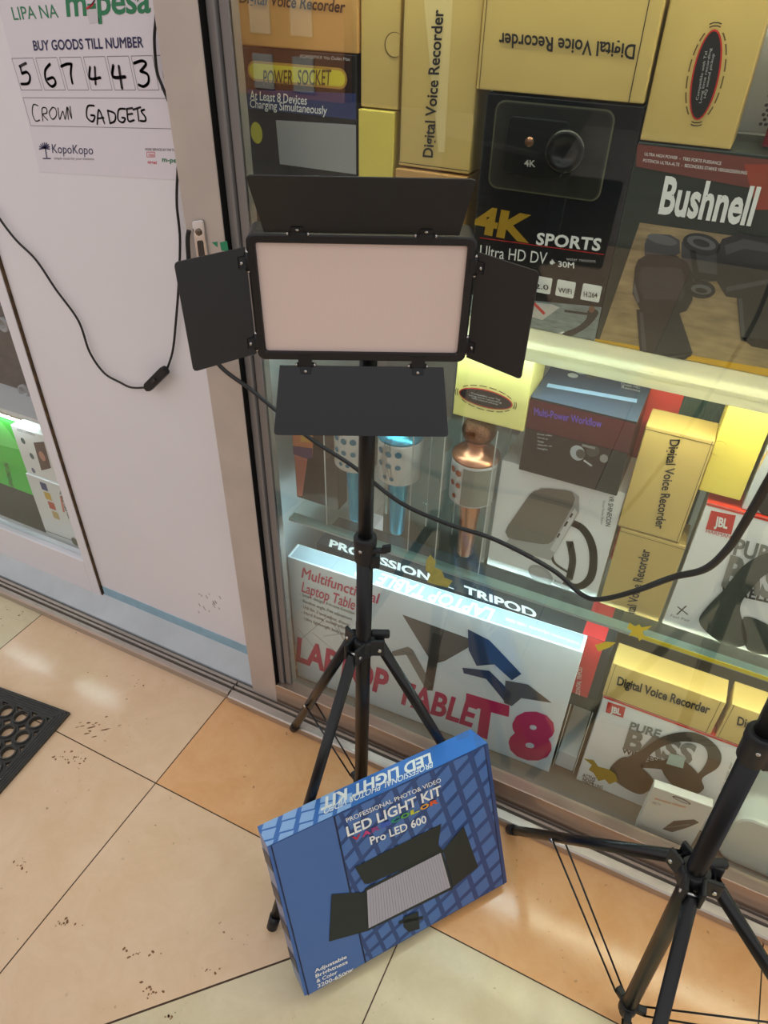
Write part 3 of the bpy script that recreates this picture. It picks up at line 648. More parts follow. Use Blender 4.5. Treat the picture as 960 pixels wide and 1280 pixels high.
text(f, t, 'Fast Pair', (838, 770), (862, 777), (839, 767), MGREY); text(f, t, 'ACTIVE', (838, 791), (860, 797), (839, 785), LGREY); text(f, t, 'NOISE', (836, 799), (858, 804), (837, 793), LGREY); text(f, t, 'CANCELLING', (834, 806), (866, 814), (836, 800), LGREY)
prints(f, t, [(line(f.px(847, 758), f.px(860, 768), .002), DGREY), (line(f.px(858, 757), f.px(846, 768), .002), DGREY)], 'pair_icon')
t, f, tp, _ = carton('earphone_box', 'pale grey box standing on the headphone box beside the yellow box', 'box', .1155, .24, .802, .935, .95, .07, mat('pale grey card', (190, 196, 200), .4))
prints(f, t, [(ppoly(f, [(962, 560), (946, 590), (950, 575)]), mat('amber print', (200, 160, 60), .4), 1), (ppoly(f, [(953, 606), (970, 600), (970, 655), (950, 640), (944, 624)], True), DGREY)], 'printed_picture')

# --- bottom of the case (z .05)
rot8 = math.atan2(.022, .60)
t, f, tp, bd = carton('laptop_table_box', 'long white laptop table box with pink lettering on the floor of the showcase', 'box', -.646, -.036, .0505, .432, .912, .045, mat('white card', (230, 239, 243), .32, coat=.2, noise=.05, nscale=6), rot=rot8)
PINK = mat('crimson pink ink', (196, 34, 96), .4); PK2 = mat('pink red ink', (206, 74, 104), .4)
text(f, t, 'Multifunctional', (377, 721), (472, 754), (379, 709), PK2, .014); text(f, t, 'Laptop Table', (377, 739), (443, 762), (379, 727), PK2, .012)
for i, s_ in enumerate(('Smart design, 3-in-one function', 'Random angle, free adjustment', 'Usb fan, 2 level adjust, drawer', 'Hard frame, steady adjust leg', 'Ultra lightweight body and fan')):
    text(f, t, '- '+s_, (375+i*.6, 743.5+i*7.4), (443-(i % 3)*3, 768+i*7.4), (375.5+i*.6, 740+i*7.4), DGREY)
text(f, t, 'LAPTOP', (370, 824), (482, 868), (372, 797), PINK, .04); text(f, t, 'TABLE', (494, 876), (590, 908), (499, 850), PINK, .03)
text(f, t, 'T', (603, 922), (642, 866+14), (603+1, 922-48), PINK, .04) if False else None
prints(f, t, [(ppoly(f, [(583, 866), (637, 882), (636, 896), (614, 890), (609, 924), (596, 920), (601, 886), (582, 880)]), PINK)], 'lettering')
text(f, t, '8', (634, 940), (687, 950), (641, 890), PINK, .06)
tg = mat('table top print', (92, 90, 88), .4); tb = mat('blue print', (40, 66, 104), .4)
prints(f, t, [(ppoly(f, [(503, 768), (598, 802), (556, 826), (541, 830)]), tg, 0), (ppoly(f, [(541, 790), (553, 794), (541, 863), (529, 862)]), DGREY, 1), (ppoly(f, [(490, 814), (510, 808), (516, 812), (540, 855), (533, 862), (508, 818), (490, 820)]), MGREY, 1),
    (ppoly(f, [(585, 786), (612, 800), (652, 842), (640, 850), (618, 830), (596, 832), (586, 812)]), tb, 1), (ppoly(f, [(578, 834), (612, 838), (640, 866), (634, 880), (608, 848), (580, 841)]), tb, 2), (ppoly(f, [(632, 850), (660, 855), (690, 878), (652, 872), (640, 882), (630, 878)]), tg, 2)], 'printed_tables')
prints(f, t, [(line(f.px(a, b), f.px(c, d), .0016), LGREY) for a, b, c, d in ((375, 800, 410, 770), (410, 770, 430, 800), (390, 790, 420, 815), (372, 785, 395, 812), (405, 795, 440, 790), (420, 778, 436, 812))], 'line_drawing')
text(tp, t, 'LAPTOP TABLE T8', (619, 763), (450, 708), (612, 776), WINK, .03)
prints(tp, t, [(R(tp, .01, .99, .06, .94), mat('silver blue card', (168, 186, 196), .25))], 'top_panel', lift=.0004)
text(tp, t, 'multifunction adjustable 1688-0880', (724, 804), (632, 772), (724, 808), WINK)

t, f, tp, bd = carton('tripod_box', 'long black tripod box with a red end band, behind the laptop table box', 'box', -.62, .01, .262, .426, .984, .10, mat('dark grey card', (58, 62, 66), .3))
text(tp, t, 'PROFESSIONAL  TRIPOD', (411, 683.5), (671, 774), (413, 675), WINK, .035)
zc = mat('coral red card', (216, 60, 66), .35)
a0 = f.px(712, 850)[0]; a1 = f.px(741, 850)[0]
prints(f, t, [([(a0, 0), (a1, 0), (a1, f.H), (a0, f.H)], zc)], 'red_band'); prints(tp, t, [([(a0, 0), (a1, 0), (a1, tp.H), (a0, tp.H)], zc)], 'red_band')
text(f, t, 'HORIZONTAL TRIPOD', (724, 878), (728, 834), (719, 877), WINK, .01)
t = thing('clear_box', 'empty clear plastic box under the tripod box end, beside the laptop table box', 'box', (.0, 1.0, .0505))
mb = MB(); mb.box(-.033, .012, .955, 1.09, .0505, .26); mb.build('clear_sheet', clear_mat('clear plastic', (.975, .98, .98), 1.4, rough=.05), t)
mb = MB(); mb.box(-.030, .009, .958, 1.087, .052, .105, .002); mb.build('white_insert', mat('white foam', (224, 228, 228), .5), t)
mb = MB()
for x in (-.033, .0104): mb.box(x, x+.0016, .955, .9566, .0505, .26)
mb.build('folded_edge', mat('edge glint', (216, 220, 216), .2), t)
t, f, tp, _ = carton('storage_box', 'plain grey carton under the black tripod box, behind the laptop table box', 'box', -.60, -.05, .0505, .2615, .988, .09, mat('grey card', (120, 118, 116), .5))

t, f, tp, _ = carton('headphone_box', 'white headphone box with a red logo patch, on the floor of the showcase', 'box', .020, .30, .0505, .330, .945, .08, WHC)
prints(f, t, [(R(f, 0, 1, .982, 1), REDL)], 'lid_edge'); prints(tp, t, [(R(tp, 0, 1, 0, 1), REDL)], 'lid')
prints(f, t, [(ppoly(f, [(760, 877), (782, 884), (779, 897), (757, 890)]), RED)], 'logo_patch')
text(f, t, 'JBL', (763, 889), (776, 893), (764, 882), WINK, .04, lift=.0016)
text(f, t, 'PURE', (786, 911), (824, 922), (789, 902), GI, .03); text(f, t, 'BASS', (779, 934), (863, 955), (786, 912), GI, .04, lift=.0014); text(f, t, 'WIRELESS', (777, 940), (826, 955), (778, 934), DGREY, .03)
hp2 = mat('headphone print brown', (70, 62, 52), .5)
prints(f, t, [(ppoly(f, [(777, 950), (800, 938), (828, 920), (860, 914), (885, 922), (901, 940), (898, 958), (878, 972), (880, 985), (866, 992), (842, 978), (830, 962), (800, 958), (815, 950), (850, 952), (868, 968), (884, 950), (880, 932), (858, 926), (834, 930), (812, 944), (800, 972), (812, 984), (800, 992), (778, 982), (762, 966)], True), hp2, 3),
    (ppoly(f, [(762, 962), (782, 945), (806, 962), (818, 978), (804, 990), (776, 980)], True), hp2, 4), (ppoly(f, [(826, 952), (850, 948), (872, 965), (878, 985), (858, 990), (836, 975)], True), hp2, 4), (ell(*f.px(856, 987), .006, .005), DGREY, 5)], 'printed_headphones')
prints(f, t, [(ppoly(f, [(838, 940), (857, 945), (854, 959), (833, 953)]), mat('pale sticker', (176, 196, 184), .4))], 'price_sticker', lift=.003)
text(f, t, 'ACTIVE', (728, 970), (744, 976), (729, 966), DGREY, .02); text(f, t, 'NOISE', (728, 975), (742, 980), (729, 971), DGREY, .02); text(f, t, 'CANCELLING', (727, 979), (753, 986), (728, 975), DGREY, .02)
text(f, t, 'TUNE510', (921, 975), (934, 935), (915, 973), GI, .02)
text(f, t, 'Wireless over ear', (899, 1000), (916, 952), (896, 999), MGREY); text(f, t, 'headphones black', (906, 1003), (920, 962), (903, 1002), MGREY)
t, f, tp, _ = carton('recorder_box', 'gold recorder box lying on the lower headphone box, brightly lit on top', 'box', .017, .209, .331, .421, .945, .055, GOLD, GB)
text(f, t, 'Digital Voice Recorder', (771, 855), (886, 892), (773, 845), INK, .03)
prints(f, t, [(line((.006, 0), (.006, f.H), .0008), SEAM), (line((f.W-.008, 0), (f.W-.008, f.H), .001), SEAM)], 'seam')
t, f, tp, _ = carton('recorder_box', 'gold recorder box half cut by the second stand, beside the brightly lit recorder box', 'box', .2175, .41, .331, .424, .945, .055, GOLD, GB)
text(f, t, 'Digital Voice Recorder', (921, 905), (1040, 942), (923, 895), INK, .03)
prints(f, t, [(line((.004, 0), (.004, f.H), .001), SEAM)], 'seam')
t, f, tp, _ = carton('cable_box', 'small white flash drive box standing before the lower headphone box', 'box', .152, .257, .0505, .198, .893, .018, mat('off white card', (214, 214, 206), .4), rot=.06)
prints(f, t, [(ell(*f.px(852, 1000), .017, .0055, -.14), DGREY, 0), (ell(*f.px(852, 1000), .014, .0035, -.14), LGREY, 1), (ppoly(f, [(828, 1036), (842, 1026), (868, 1024), (874, 1028), (860, 1034), (840, 1040)]), DGREY, 0), (line(f.px(832, 1034), f.px(862, 1030), .002), MGREY, 1)], 'printed_picture')
text(f, t, 'Wireless adapter', (818, 999), (858, 1010), (818, 996), ORG); text(f, t, 'HD TV', (816, 1004), (826, 1007), (816, 1001), DGREY)
# rounded white case at the right
t = thing('white_case', 'rounded white case on the floor of the showcase, behind the second stand', 'case', (.38, .93, .0505))
mb = MB(); mb.prism([(x, .905, z) for x, z in rrect(.302, .50, .0505, .20, .028, 8)], (0, .12, 0), .006); mb.build('shell', mat('white plastic', (200, 208, 200), .35), t)

# remains of stickers on the pane
def residue(label, pts, m, px=True):
    F_ = Face(Vector((-.6, .8638, 0)), (1, 0, 0), (0, 0, 1), 3, 3)
    q = [F_.px(*p) for p in pts]; mb = MB(); mb.prism([F_.P(a, b, .0002) for a, b in q], F_.n*.0004)
    tag(mb.build('sticker_remnant', m), label, 'sticker', 'peeled sticker scraps on the glass')
sk1 = mat('olive sticker', (176, 172, 92), .6, noise=.2, nscale=80); sk2 = mat('yellow sticker', (216, 198, 66), .6); sk3 = mat('mustard sticker', (140, 122, 40), .6)
residue('torn pale olive sticker scrap on the glass in front of the tripod lettering', [(533, 700), (538, 693), (545, 702), (543, 709), (552, 713), (556, 722), (566, 726), (560, 734), (545, 731), (534, 727), (538, 718), (532, 712)], sk1)
residue('yellow star shaped sticker scrap on the glass below the gold box edge', [(787, 778), (794, 783), (799, 780), (802, 784), (815, 782), (809, 787), (803, 789), (806, 796), (799, 801), (796, 793), (786, 795), (790, 788), (784, 785)], sk2)
residue('small yellow sticker scrap on the glass beside the red tripod band', [(744, 806), (758, 802), (770, 803), (762, 809), (748, 814)], sk2)
residue('torn mustard sticker scrap on the glass over the lower headphone box', [(730, 948), (742, 950), (748, 958), (762, 962), (770, 968), (772, 976), (762, 980), (756, 974), (748, 976), (742, 966), (736, 962), (740, 956)], sk3)

# ------------------------------------------------------------------ things behind the left window
# shelf of the niche
mb = MB(); mb.box(-2.25, -1.256, .935, 1.45, .545, .556); struct(mb.build('trim_7', mat('niche shelf', (228, 230, 232), .3)))
for x0, x1, z, es in ((-1.90, -1.68, .5, 26), (-1.565, -1.385, .49, 26)):
    t = thing('led_bar', 'short LED light bar on the niche shelf edge, %s window' % ('far end of the' if x0 < -1.6 else 'near end of the'), 'lamp', ((x0+x1)/2, .94, .53), 0, 'LED bars in the left window')
    mb = MB(); mb.box(x0, x1, .936, .946, .536, .5445, .001); mb.build('holder', alu, t)
    mb = MB(); mb.box(x0+.005, x1-.005, .937, .945, .529, .536); mb.build('lamp', mat('led bar', (250, 250, 250), .4, emit=(.85, 1, 1), es=es), t)
gb = mat('bright green card', (60, 214, 70), .4)
t, f, tp, _ = carton('phone_box', 'bright green gadget box behind the left window', 'box', -1.66, -1.457, .36, .50, .955, .09, gb)
prints(f, t, [(ppoly(f, [(0, 525), (12, 540), (28, 563), (0, 556)]), mat('lime ink', (120, 240, 120), .4))], 'printed_panel')
t, f, tp, _ = carton('phone_box', 'black and green tab fronted box below the bright green box', 'box', -1.66, -1.455, .14, .358, .962, .08, mat('black card', (34, 36, 36), .4))
prints(f, t, [(R(f, 0, 1, .6, 1), gb)], 'colour_band'); text(f, t, 'MINI DRONE', (3, 570), (12, 606), (9, 574), WINK, .01)
t, f, tp, _ = carton('camera_box', 'white kids camera box with a portrait picture, behind the left window', 'box', -1.452, -1.335, .362, .50, .95, .08, WHC)
prints(f, t, [(ppoly(f, [(42, 553), (55, 552), (64, 585), (52, 588)]), mat('portrait dark', (84, 64, 60), .5), 0), (ell(*f.px(53, 570), .010, .014), mat('portrait skin', (196, 140, 120), .5), 1), (ell(*f.px(29, 551), .007, .009), mat('teal ink two', (60, 96, 96), .5)), (ell(*f.px(40, 570), .007, .009), mat('teal ink two', (60, 96, 96), .5)), (ell(*f.px(42, 588), .006, .008), mat('steel blue', (90, 110, 140), .5))], 'printed_picture')
text(f, t, 'KIDS CAMERA', (22, 538), (44, 545), (22, 535), DGREY)
t, f, tp, _ = carton('light_box', 'white sunset lamp box with coloured squares, lowest behind the left window', 'box', -1.452, -1.300, .142, .360, .945, .08, WHC)
its = []
for (x_, y_), c_ in (((55, 608), (40, 60, 120)), ((60, 620), (214, 176, 60)), ((65, 632), (196, 72, 50)), ((70, 644), (206, 180, 120))):
    a, b = f.px(x_, y_); its.append((rrect(a-.011, a+.011, b-.012, b+.012, .002), mat('sq %d' % c_[0], c_, .4)))
its += [(line(f.px(25, 597), f.px(42, 640), .012), mat('brick print', (160, 96, 66), .5, noise=.6, nscale=60)), (line(f.px(76, 620), f.px(80, 640), .007), mat('salmon ink', (222, 132, 120), .4)), (line(f.px(54, 662), f.px(92, 676), .002), DGREY), (ell(*f.px(52, 659), .011, .013), mat('lamp print', (110, 112, 96), .5)), (ell(*f.px(94, 677), .012, .014), mat('lamp print', (110, 112, 96), .5)), (ell(*f.px(78, 680), .007, .008), LGREY)]
prints(f, t, its, 'printed_picture'); text(f, t, 'SUNSET LAMP', (86, 648), (74, 614), (90, 645), DGREY, .01)
t, f, tp, _ = carton('fabric_box', 'dark grey display block behind the upper left window', 'box', -1.75, -1.27, .5565, .86, 1.02, .30, mat('dark grey felt', (92, 84, 82), .8, noise=.3, nscale=25))
for px_, py_, nm in ((4, 405, 'upper'), (30, 488, 'lower')):
    p = at(px_+2, py_, 1.012); t = thing('lens_ring', 'clear ring shaped lens %s on the grey display block, behind the left window' % ('higher' if nm == 'upper' else 'lower'), 'lens', p, 0, 'clear lens rings')
    mb = MB(); mb.lathe(p+Vector((0, .004, 0)), [(.017, 0), (.017, .012), (.012, .012), (.012, .002), (0, .002)], axis=(0, -1, 0)); mb.build('ring', mat('clear grey plastic', (170, 170, 172), .15), t)

# ------------------------------------------------------------------ payment notice on the door
FP = Face(Vector((-1.3, .905, 0)), (1, 0, 0), (0, 0, 1), 2, 2.2)
PS = thing('payment_sign', 'white paper payment notice with green and navy lettering, taped on the white door panel', 'sign', at(120, 130, .9045))
paper = mat('white paper', (224, 219, 226), .6)
mb = MB(); q = [FP.px(*p) for p in ((50, 215), (240, 226), (217, 90), (196, -30), (-20, -30), (-4, 0), (30, 130))]
mb.prism([FP.P(a, b, .0002) for a, b in q], FP.n*.0003); mb.build('sheet', paper, PS)
LF = .0009
gs = mat('sign green', (38, 126, 84), .5); nv = mat('sign navy', (36, 38, 84), .5)
text(FP, PS, 'LIPA NA', (18, 25), (74, 22), (14, 9), gs, 0, lift=LF); text(FP, PS, 'm-pesa', (84, 20), (189, 15), (81, -13), gs, .02, lift=LF, spacing=.97)
prints(FP, PS, [(ppoly(FP, [(108, 10), (119, 2), (121, -4), (117, 7), (110, 12)]), mat('sign red', (206, 44, 60), .5), 1), (ppoly(FP, [(108, 14), (121, 10), (125, 27), (113, 30)]), mat('phone grey', (206, 204, 208), .5), 0)], 'logo', lift=LF, cl=False)
text(FP, PS, 'BUY GOODS TILL NUMBER', (43, 63), (180, 59), (41, 51), nv, .022, lift=LF)
tl_, tr_, br_, bl_ = (15, 73), (215, 68), (222, 112), (27, 112)
thin = mat('thin grey line', (120, 116, 124), .6)
def L2(p, q, w_=.0008): return (line(FP.px(*p), FP.px(*q), w_), thin)
its = []
for i in range(7):
    a = .0+i/6.6; b = a+.135
    tp0 = (15+200*a-(3*a), 73-4*a); tp1 = (15+200*b-3*b, 73-4*b); bt0 = (27+193*a, 112.5); bt1 = (27+193*b, 112.5)
    if i == 6: tp1 = (204, 69); bt1 = (212, 112)
    its += [L2(tp0, tp1), L2(tp1, bt1), L2(bt1, bt0), L2(bt0, tp0)]
its += [L2((29, 122), (211, 123)), L2((29, 122), (39, 157)), L2((39, 157), (217, 161))]
prints(FP, PS, its, 'ruled_box', lift=LF-.0002, cl=False)
mk = mat('marker ink', (24, 18, 32), .4)
def stroke(pts, wd, name='handwriting', sm=True):
    q = [FP.px(*p) for p in pts]; out_ = []
    if sm and len(q) > 2:
        q2 = []
        for i in range(len(q)-1):
            a, b, c, d = q[max(i-1, 0)], q[i], q[i+1], q[min(i+2, len(q)-1)]
            for j in range(5):
                t_ = j/5; q2.append(tuple(.5*((2*b[k])+(-a[k]+c[k])*t_+(2*a[k]-5*b[k]+4*c[k]-d[k])*t_*t_+(-a[k]+3*b[k]-3*c[k]+d[k])*t_**3) for k in (0, 1)))
        q = q2+[q[-1]]
    ps = []
    for a, b in zip(q, q[1:]):
        if math.dist(a, b) < 1e-6: continue
        ps.append((line(a, b, wd), mk)); ps.append((ell(*b, wd/2, wd/2, 0, 8), mk))
    ps.append((ell(*q[0], wd/2, wd/2, 0, 8), mk))
    return ps
W_ = .0038
digits = [  # 5 6 7 4 4 3
    [[(26, 84), (28, 92)], [(25, 83), (33, 79)], [(28, 92), (34, 90), (38, 96), (36, 104), (27, 105)]],
    [[(63, 80), (57, 88), (58, 100), (65, 108), (70, 104), (67, 97), (60, 99)]],
    [[(77, 83), (84, 80), (90, 80)], [(90, 80), (89, 92), (91, 104)]],
    [[(113, 84), (113, 98), (126, 97)], [(119, 84), (120, 105)]],
    [[(142, 82), (142, 96), (157, 96)], [(149, 83), (153, 110)]],
    [[(168, 79), (178, 76), (183, 80), (176, 89)], [(176, 89), (185, 93), (186, 103), (180, 108), (174, 106)]],
    [[(205, 86), (206, 96), (208, 104)]]]
for dg_ in digits:
    its = []
    for s_ in dg_: its += stroke(s_, W_ if dg_ is not digits[4] else .0045)
    prints(FP, PS, its, 'handwriting', lift=LF, cl=False)
words = [
    [[(48, 132), (42, 131), (41, 142), (45, 151), (50, 150)], [(54, 151), (53, 136), (58, 135), (59, 141), (54, 143), (60, 150)], [(66, 134), (62, 141), (66, 149), (71, 144), (70, 136), (66, 134)], [(73, 135), (75, 149), (79, 139), (82, 149), (84, 134)], [(86, 149), (85, 134), (90, 148), (88, 133)]],
    [[(118, 132), (110, 133), (109, 146), (116, 152), (119, 145), (114, 144)], [(122, 155), (124, 137), (131, 154)], [(123, 148), (130, 147)], [(135, 138), (138, 154)], [(135, 138), (144, 142), (144, 151), (138, 154)], [(157, 136), (149, 137), (148, 149), (154, 153), (157, 148), (153, 147)], [(159, 136), (161, 151), (168, 150)], [(159, 136), (166, 135)], [(160, 143), (166, 142)], [(167, 137), (176, 134)], [(172, 135), (174, 151)], [(181, 137), (177, 139), (182, 146), (182, 151), (176, 151)]]]
for k, wd_ in enumerate(words):
    its = []
    for s_ in wd_: its += stroke(s_, .0017 if k == 0 else .0027)
    prints(FP, PS, its, 'handwriting', lift=LF, cl=False)
text(FP, PS, 'KopoKopo', (66, 191), (117, 193), (65, 180), nv, .0, lift=LF); text(FP, PS, 'simple tools for your business', (68, 199), (118, 200), (68, 196), MGREY, lift=LF)
its = []
cc = (56, 185)
for k in range(9):
    a = math.radians(200*k/8-190); its.append((line(FP.px(*cc), FP.px(cc[0]+6.8*math.cos(a), cc[1]+7.2*math.sin(a)), .002), nv))
its += [(line(FP.px(57, 185), FP.px(59, 197), .0022), nv), (line(FP.px(54, 198), FP.px(64, 198), .0018), nv)]
prints(FP, PS, its, 'tree_logo', lift=LF, cl=False)
text(FP, PS, 'MORE SERVICES BY THE TILL', (182, 188), (221, 189), (182, 185), DGREY, lift=LF)
srd = mat('sign red', (206, 44, 60), .5)
prints(FP, PS, [(line(FP.px(184, 190), FP.px(194, 190), .0007), srd), (line(FP.px(184, 196), FP.px(194, 196), .0007), srd), (line(FP.px(184, 190), FP.px(184, 196), .0007), srd), (line(FP.px(194, 190), FP.px(194, 196), .0007), srd)], 'card_logo', lift=LF, cl=False)
text(FP, PS, 'VISA', (186, 195), (193, 195), (186, 192), srd, lift=LF); text(FP, PS, 'airtel', (185, 204), (196, 205), (185, 200), srd, .01, lift=LF); text(FP, PS, 'm-pesa', (203, 202), (229, 204), (203, 196), gs, .02, lift=LF)

# ------------------------------------------------------------------ cords
cordm = mat('black cord', (18, 18, 20), .45)
def spline(P, k=8):
    P = [Vector(p) for p in P]; out_ = []
    for i in range(len(P)-1):
        a, b, c, d = P[max(i-1, 0)], P[i], P[i+1], P[min(i+2, len(P)-1)]
        for j in range(k):
            t_ = j/k; out_.append(.5*((2*b)+(-a+c)*t_+(2*a-5*b+4*c-d)*t_*t_+(-a+3*b-3*c+d)*t_**3))
    return out_+[P[-1]]
CS = thing('switch_cord', 'thin black cord with an inline switch hanging in a loop on the white door panel', 'cord', at(200, 470, .9))
mb = MB(); mb.tube(spline([at(x, y, .8975) for x, y in ((-8, 258), (0, 274), (20, 300), (45, 325), (70, 362), (98, 401), (112, 440), (130, 466), (150, 478), (165, 484.5), (186, 484))]), .0021, 8); mb.build('cord', cordm, CS)
mb = MB(); mb.tube(spline([at(x, y, .8975) for x, y in ((209, 461), (216, 438), (220, 400), (223, 360), (225, 300), (221, 255), (222, 215), (223, 204))]), .0021, 8); mb.build('cord', cordm, CS)
mb = MB(); mb.tube(spline([at(x, y, .8975) for x, y in ((190, -30), (194, -5), (195, 20), (193, 50), (196, 88), (203, 108), (211, 128))]), [.0021]*6*8+[.0012], 8); mb.build('cord', cordm, CS)
a, b = at(186, 484, .894), at(210, 460, .894); d = (b-a).normalized(); nrm = d.cross(Vector((0, -1, 0))).normalized()
mb = MB(); mb.prism([a+nrm*.004, a-nrm*.004, a+d*.008-nrm*.0085, b-d*.004-nrm*.0085, b-nrm*.005, b+nrm*.005, b-d*.004+nrm*.0085, a+d*.008+nrm*.0085], (0, -.012, 0), .0015); mb.build('inline_switch', PLAST(), CS)
mb = MB(); c = a.lerp(b, .5); mb.obox(c-d*.006-nrm*.003+Vector((0, -.012, 0)), d*.012, nrm*.006, (0, -.002, 0), .0006); mb.build('rocker', mat('rocker', (40, 40, 44), .4), CS)

cable = spline([at(236, 288, .838), at(235, 312, .836), at(244, 400, .835), at(272, 454, .832), at(320, 492, .828), at(385, 546, .825), at(440, 582, .822), at(500, 628, .815), at(560, 655, .81), at(620, 675, .80), at(690, 712, .785), at(727, 743, .77), at(750, 749, .74), at(790, 740, .68), at(840, 722, .61), at(880, 712, .56), at(908, 688, .52), at(930, 655, .49), at(962, 600, .46), at(990, 552, .45)], 10)
mb = MB(); mb.tube(cable, .0034, 10); PC = mb.build('power_cable', cordm); tag(PC, 'black power cable sagging across the showcase glass behind the light stand', 'cable')

# ------------------------------------------------------------------ rubber ring mat
RM = mat('black rubber', (58, 56, 52), .6, noise=.3, nscale=60, bump=.3)
ang = math.radians(6.0)
mc = Vector((-1.082, .610, 0)); ux = Vector((-math.cos(ang), -math.sin(ang), 0)); uy = Vector((math.sin(ang)*.85, -math.cos(ang), 0)).normalized()
MT = thing('rubber_mat', 'black rubber ring mat with round holes on the tiles at the left edge', 'mat', mc+ux*.3+uy*.25)
cs = .0425; bd_ = .030; nx, ny, hh = 11, 9, .011; NP = 32
mb = MB()
def MP(a, b, z): return mc+ux*a+uy*b+Vector((0, 0, z))
def cellpts(cx, cy):
    pts = []
    for k in range(NP):
        a = 2*PI*(k+.5)/NP; c_, s_ = math.cos(a), math.sin(a); m_ = max(abs(c_), abs(s_)); x, y = c_/m_*cs/2, s_/m_*cs/2
        # bite for the small holes at the cell corners
        dx, dy = cs/2-abs(x), cs/2-abs(y); r_ = .0075
        if dx+dy < r_:
            th = math.atan2(abs(s_), abs(c_)); x = math.copysign(cs/2-r_*math.cos(PI/2*(1-0)*(k % (NP//4)*0+1)*.5), x) if False else math.copysign(cs/2-r_*.62, x)*1.0; y = math.copysign(cs/2-r_*.62, y)
        pts.append((cx+x, cy+y))
    return pts
for i in range(nx):
    for j in range(ny):
        cx, cy = bd_+cs*(i+.5), bd_+cs*(j+.5); outr = cellpts(cx, cy); inn = [(cx+.0145*math.cos(2*PI*(k+.5)/NP), cy+.0145*math.sin(2*PI*(k+.5)/NP)) for k in range(NP)]
        mid = [(cx+.0178*math.cos(2*PI*(k+.5)/NP), cy+.0178*math.sin(2*PI*(k+.5)/NP)) for k in range(NP)]
        rings = [[mb.bm.verts.new(MP(a, b, .0005)) for a, b in inn], [mb.bm.verts.new(MP(a, b, hh+.002)) for a, b in inn], [mb.bm.verts.new(MP(a, b, hh+.002)) for a, b in mid], [mb.bm.verts.new(MP(a, b, hh-.003)) for a, b in mid], [mb.bm.verts.new(MP(a, b, hh-.003)) for a, b in outr], [mb.bm.verts.new(MP(a, b, .0005)) for a, b in outr]]
        for q in range(5):
            for k in range(NP):
                mb.bm.faces.new((rings[q][k], rings[q][(k+1) % NP], rings[q+1][(k+1) % NP], rings[q+1][k]))
bmesh.ops.recalc_face_normals(mb.bm, faces=mb.bm.faces)
mb.build('ring_grid', RM, MT)
mb = MB(); Wm, Hm = 2*bd_+nx*cs, 2*bd_+ny*cs
for a0_, a1_, b0_, b1_ in ((0, Wm, 0, bd_), (0, Wm, Hm-bd_, Hm), (0, bd_, bd_, Hm-bd_), (Wm-bd_, Wm, bd_, Hm-bd_)):
    mb.obox(MP(a0_, b0_, 0.0002), ux*(a1_-a0_), uy*(b1_-b0_), (0, 0, hh-.003))
for k in range(4):
    q = .004+k*.006
    mb.obox(MP(q, q, hh-.003), ux*(Wm-2*q), uy*.0025, (0, 0, .0016)); mb.obox(MP(q, q, hh-.003), ux*.0025, uy*(Hm-2*q), (0, 0, .0016))
mb.build('ribbed_border', RM, MT)

# dried mud trodden onto the tiles
mud = mat('dried mud', (142, 100, 66), .9, noise=.4, nscale=200)
mb = MB(); rr_ = random.Random(3)
for px_, py_, sx, sy, n_, elong in ((112, 908, 22, 10, 16, 1), (88, 945, 26, 10, 22, 0), (75, 1155, 22, 7, 14, 0), (172, 1192, 26, 7, 12, 0), (190, 1238, 14, 16, 12, 0), (215, 1270, 8, 6, 6, 0), (20, 760, 20, 10, 12, 0), (358, 917, 3, 2, 2, 0), (25, 1080, 22, 16, 9, 0), (170, 850, 60, 14, 9, 0), (260, 1210, 12, 6, 5, 0)):
    for i in range(n_):
        c = atz(px_+rr_.gauss(0, sx*.5), py_+rr_.gauss(0, sy*.5), .0004)
        if c.y > .80: continue
        r_ = rr_.uniform(.0008, .0024); a0_ = rr_.uniform(0, PI)
        ex = (4.5 if i % 2 else 2) if elong else rr_.uniform(1, 1.8)
        a0_ = .75 if elong else a0_
        f = mb.face([c+Vector((r_*ex*math.cos(q)*math.cos(a0_)-r_*math.sin(q)*math.sin(a0_), r_*ex*math.cos(q)*math.sin(a0_)+r_*math.sin(q)*math.cos(a0_), 0))*rr_.uniform(.75, 1.1) for q in [2*PI*j/9 for j in range(9)]])
o = mb.build('dried_mud', mud); o['kind'] = 'stuff'; tag(o, 'dried brown mud specks trodden onto the peach tiles', 'dirt')

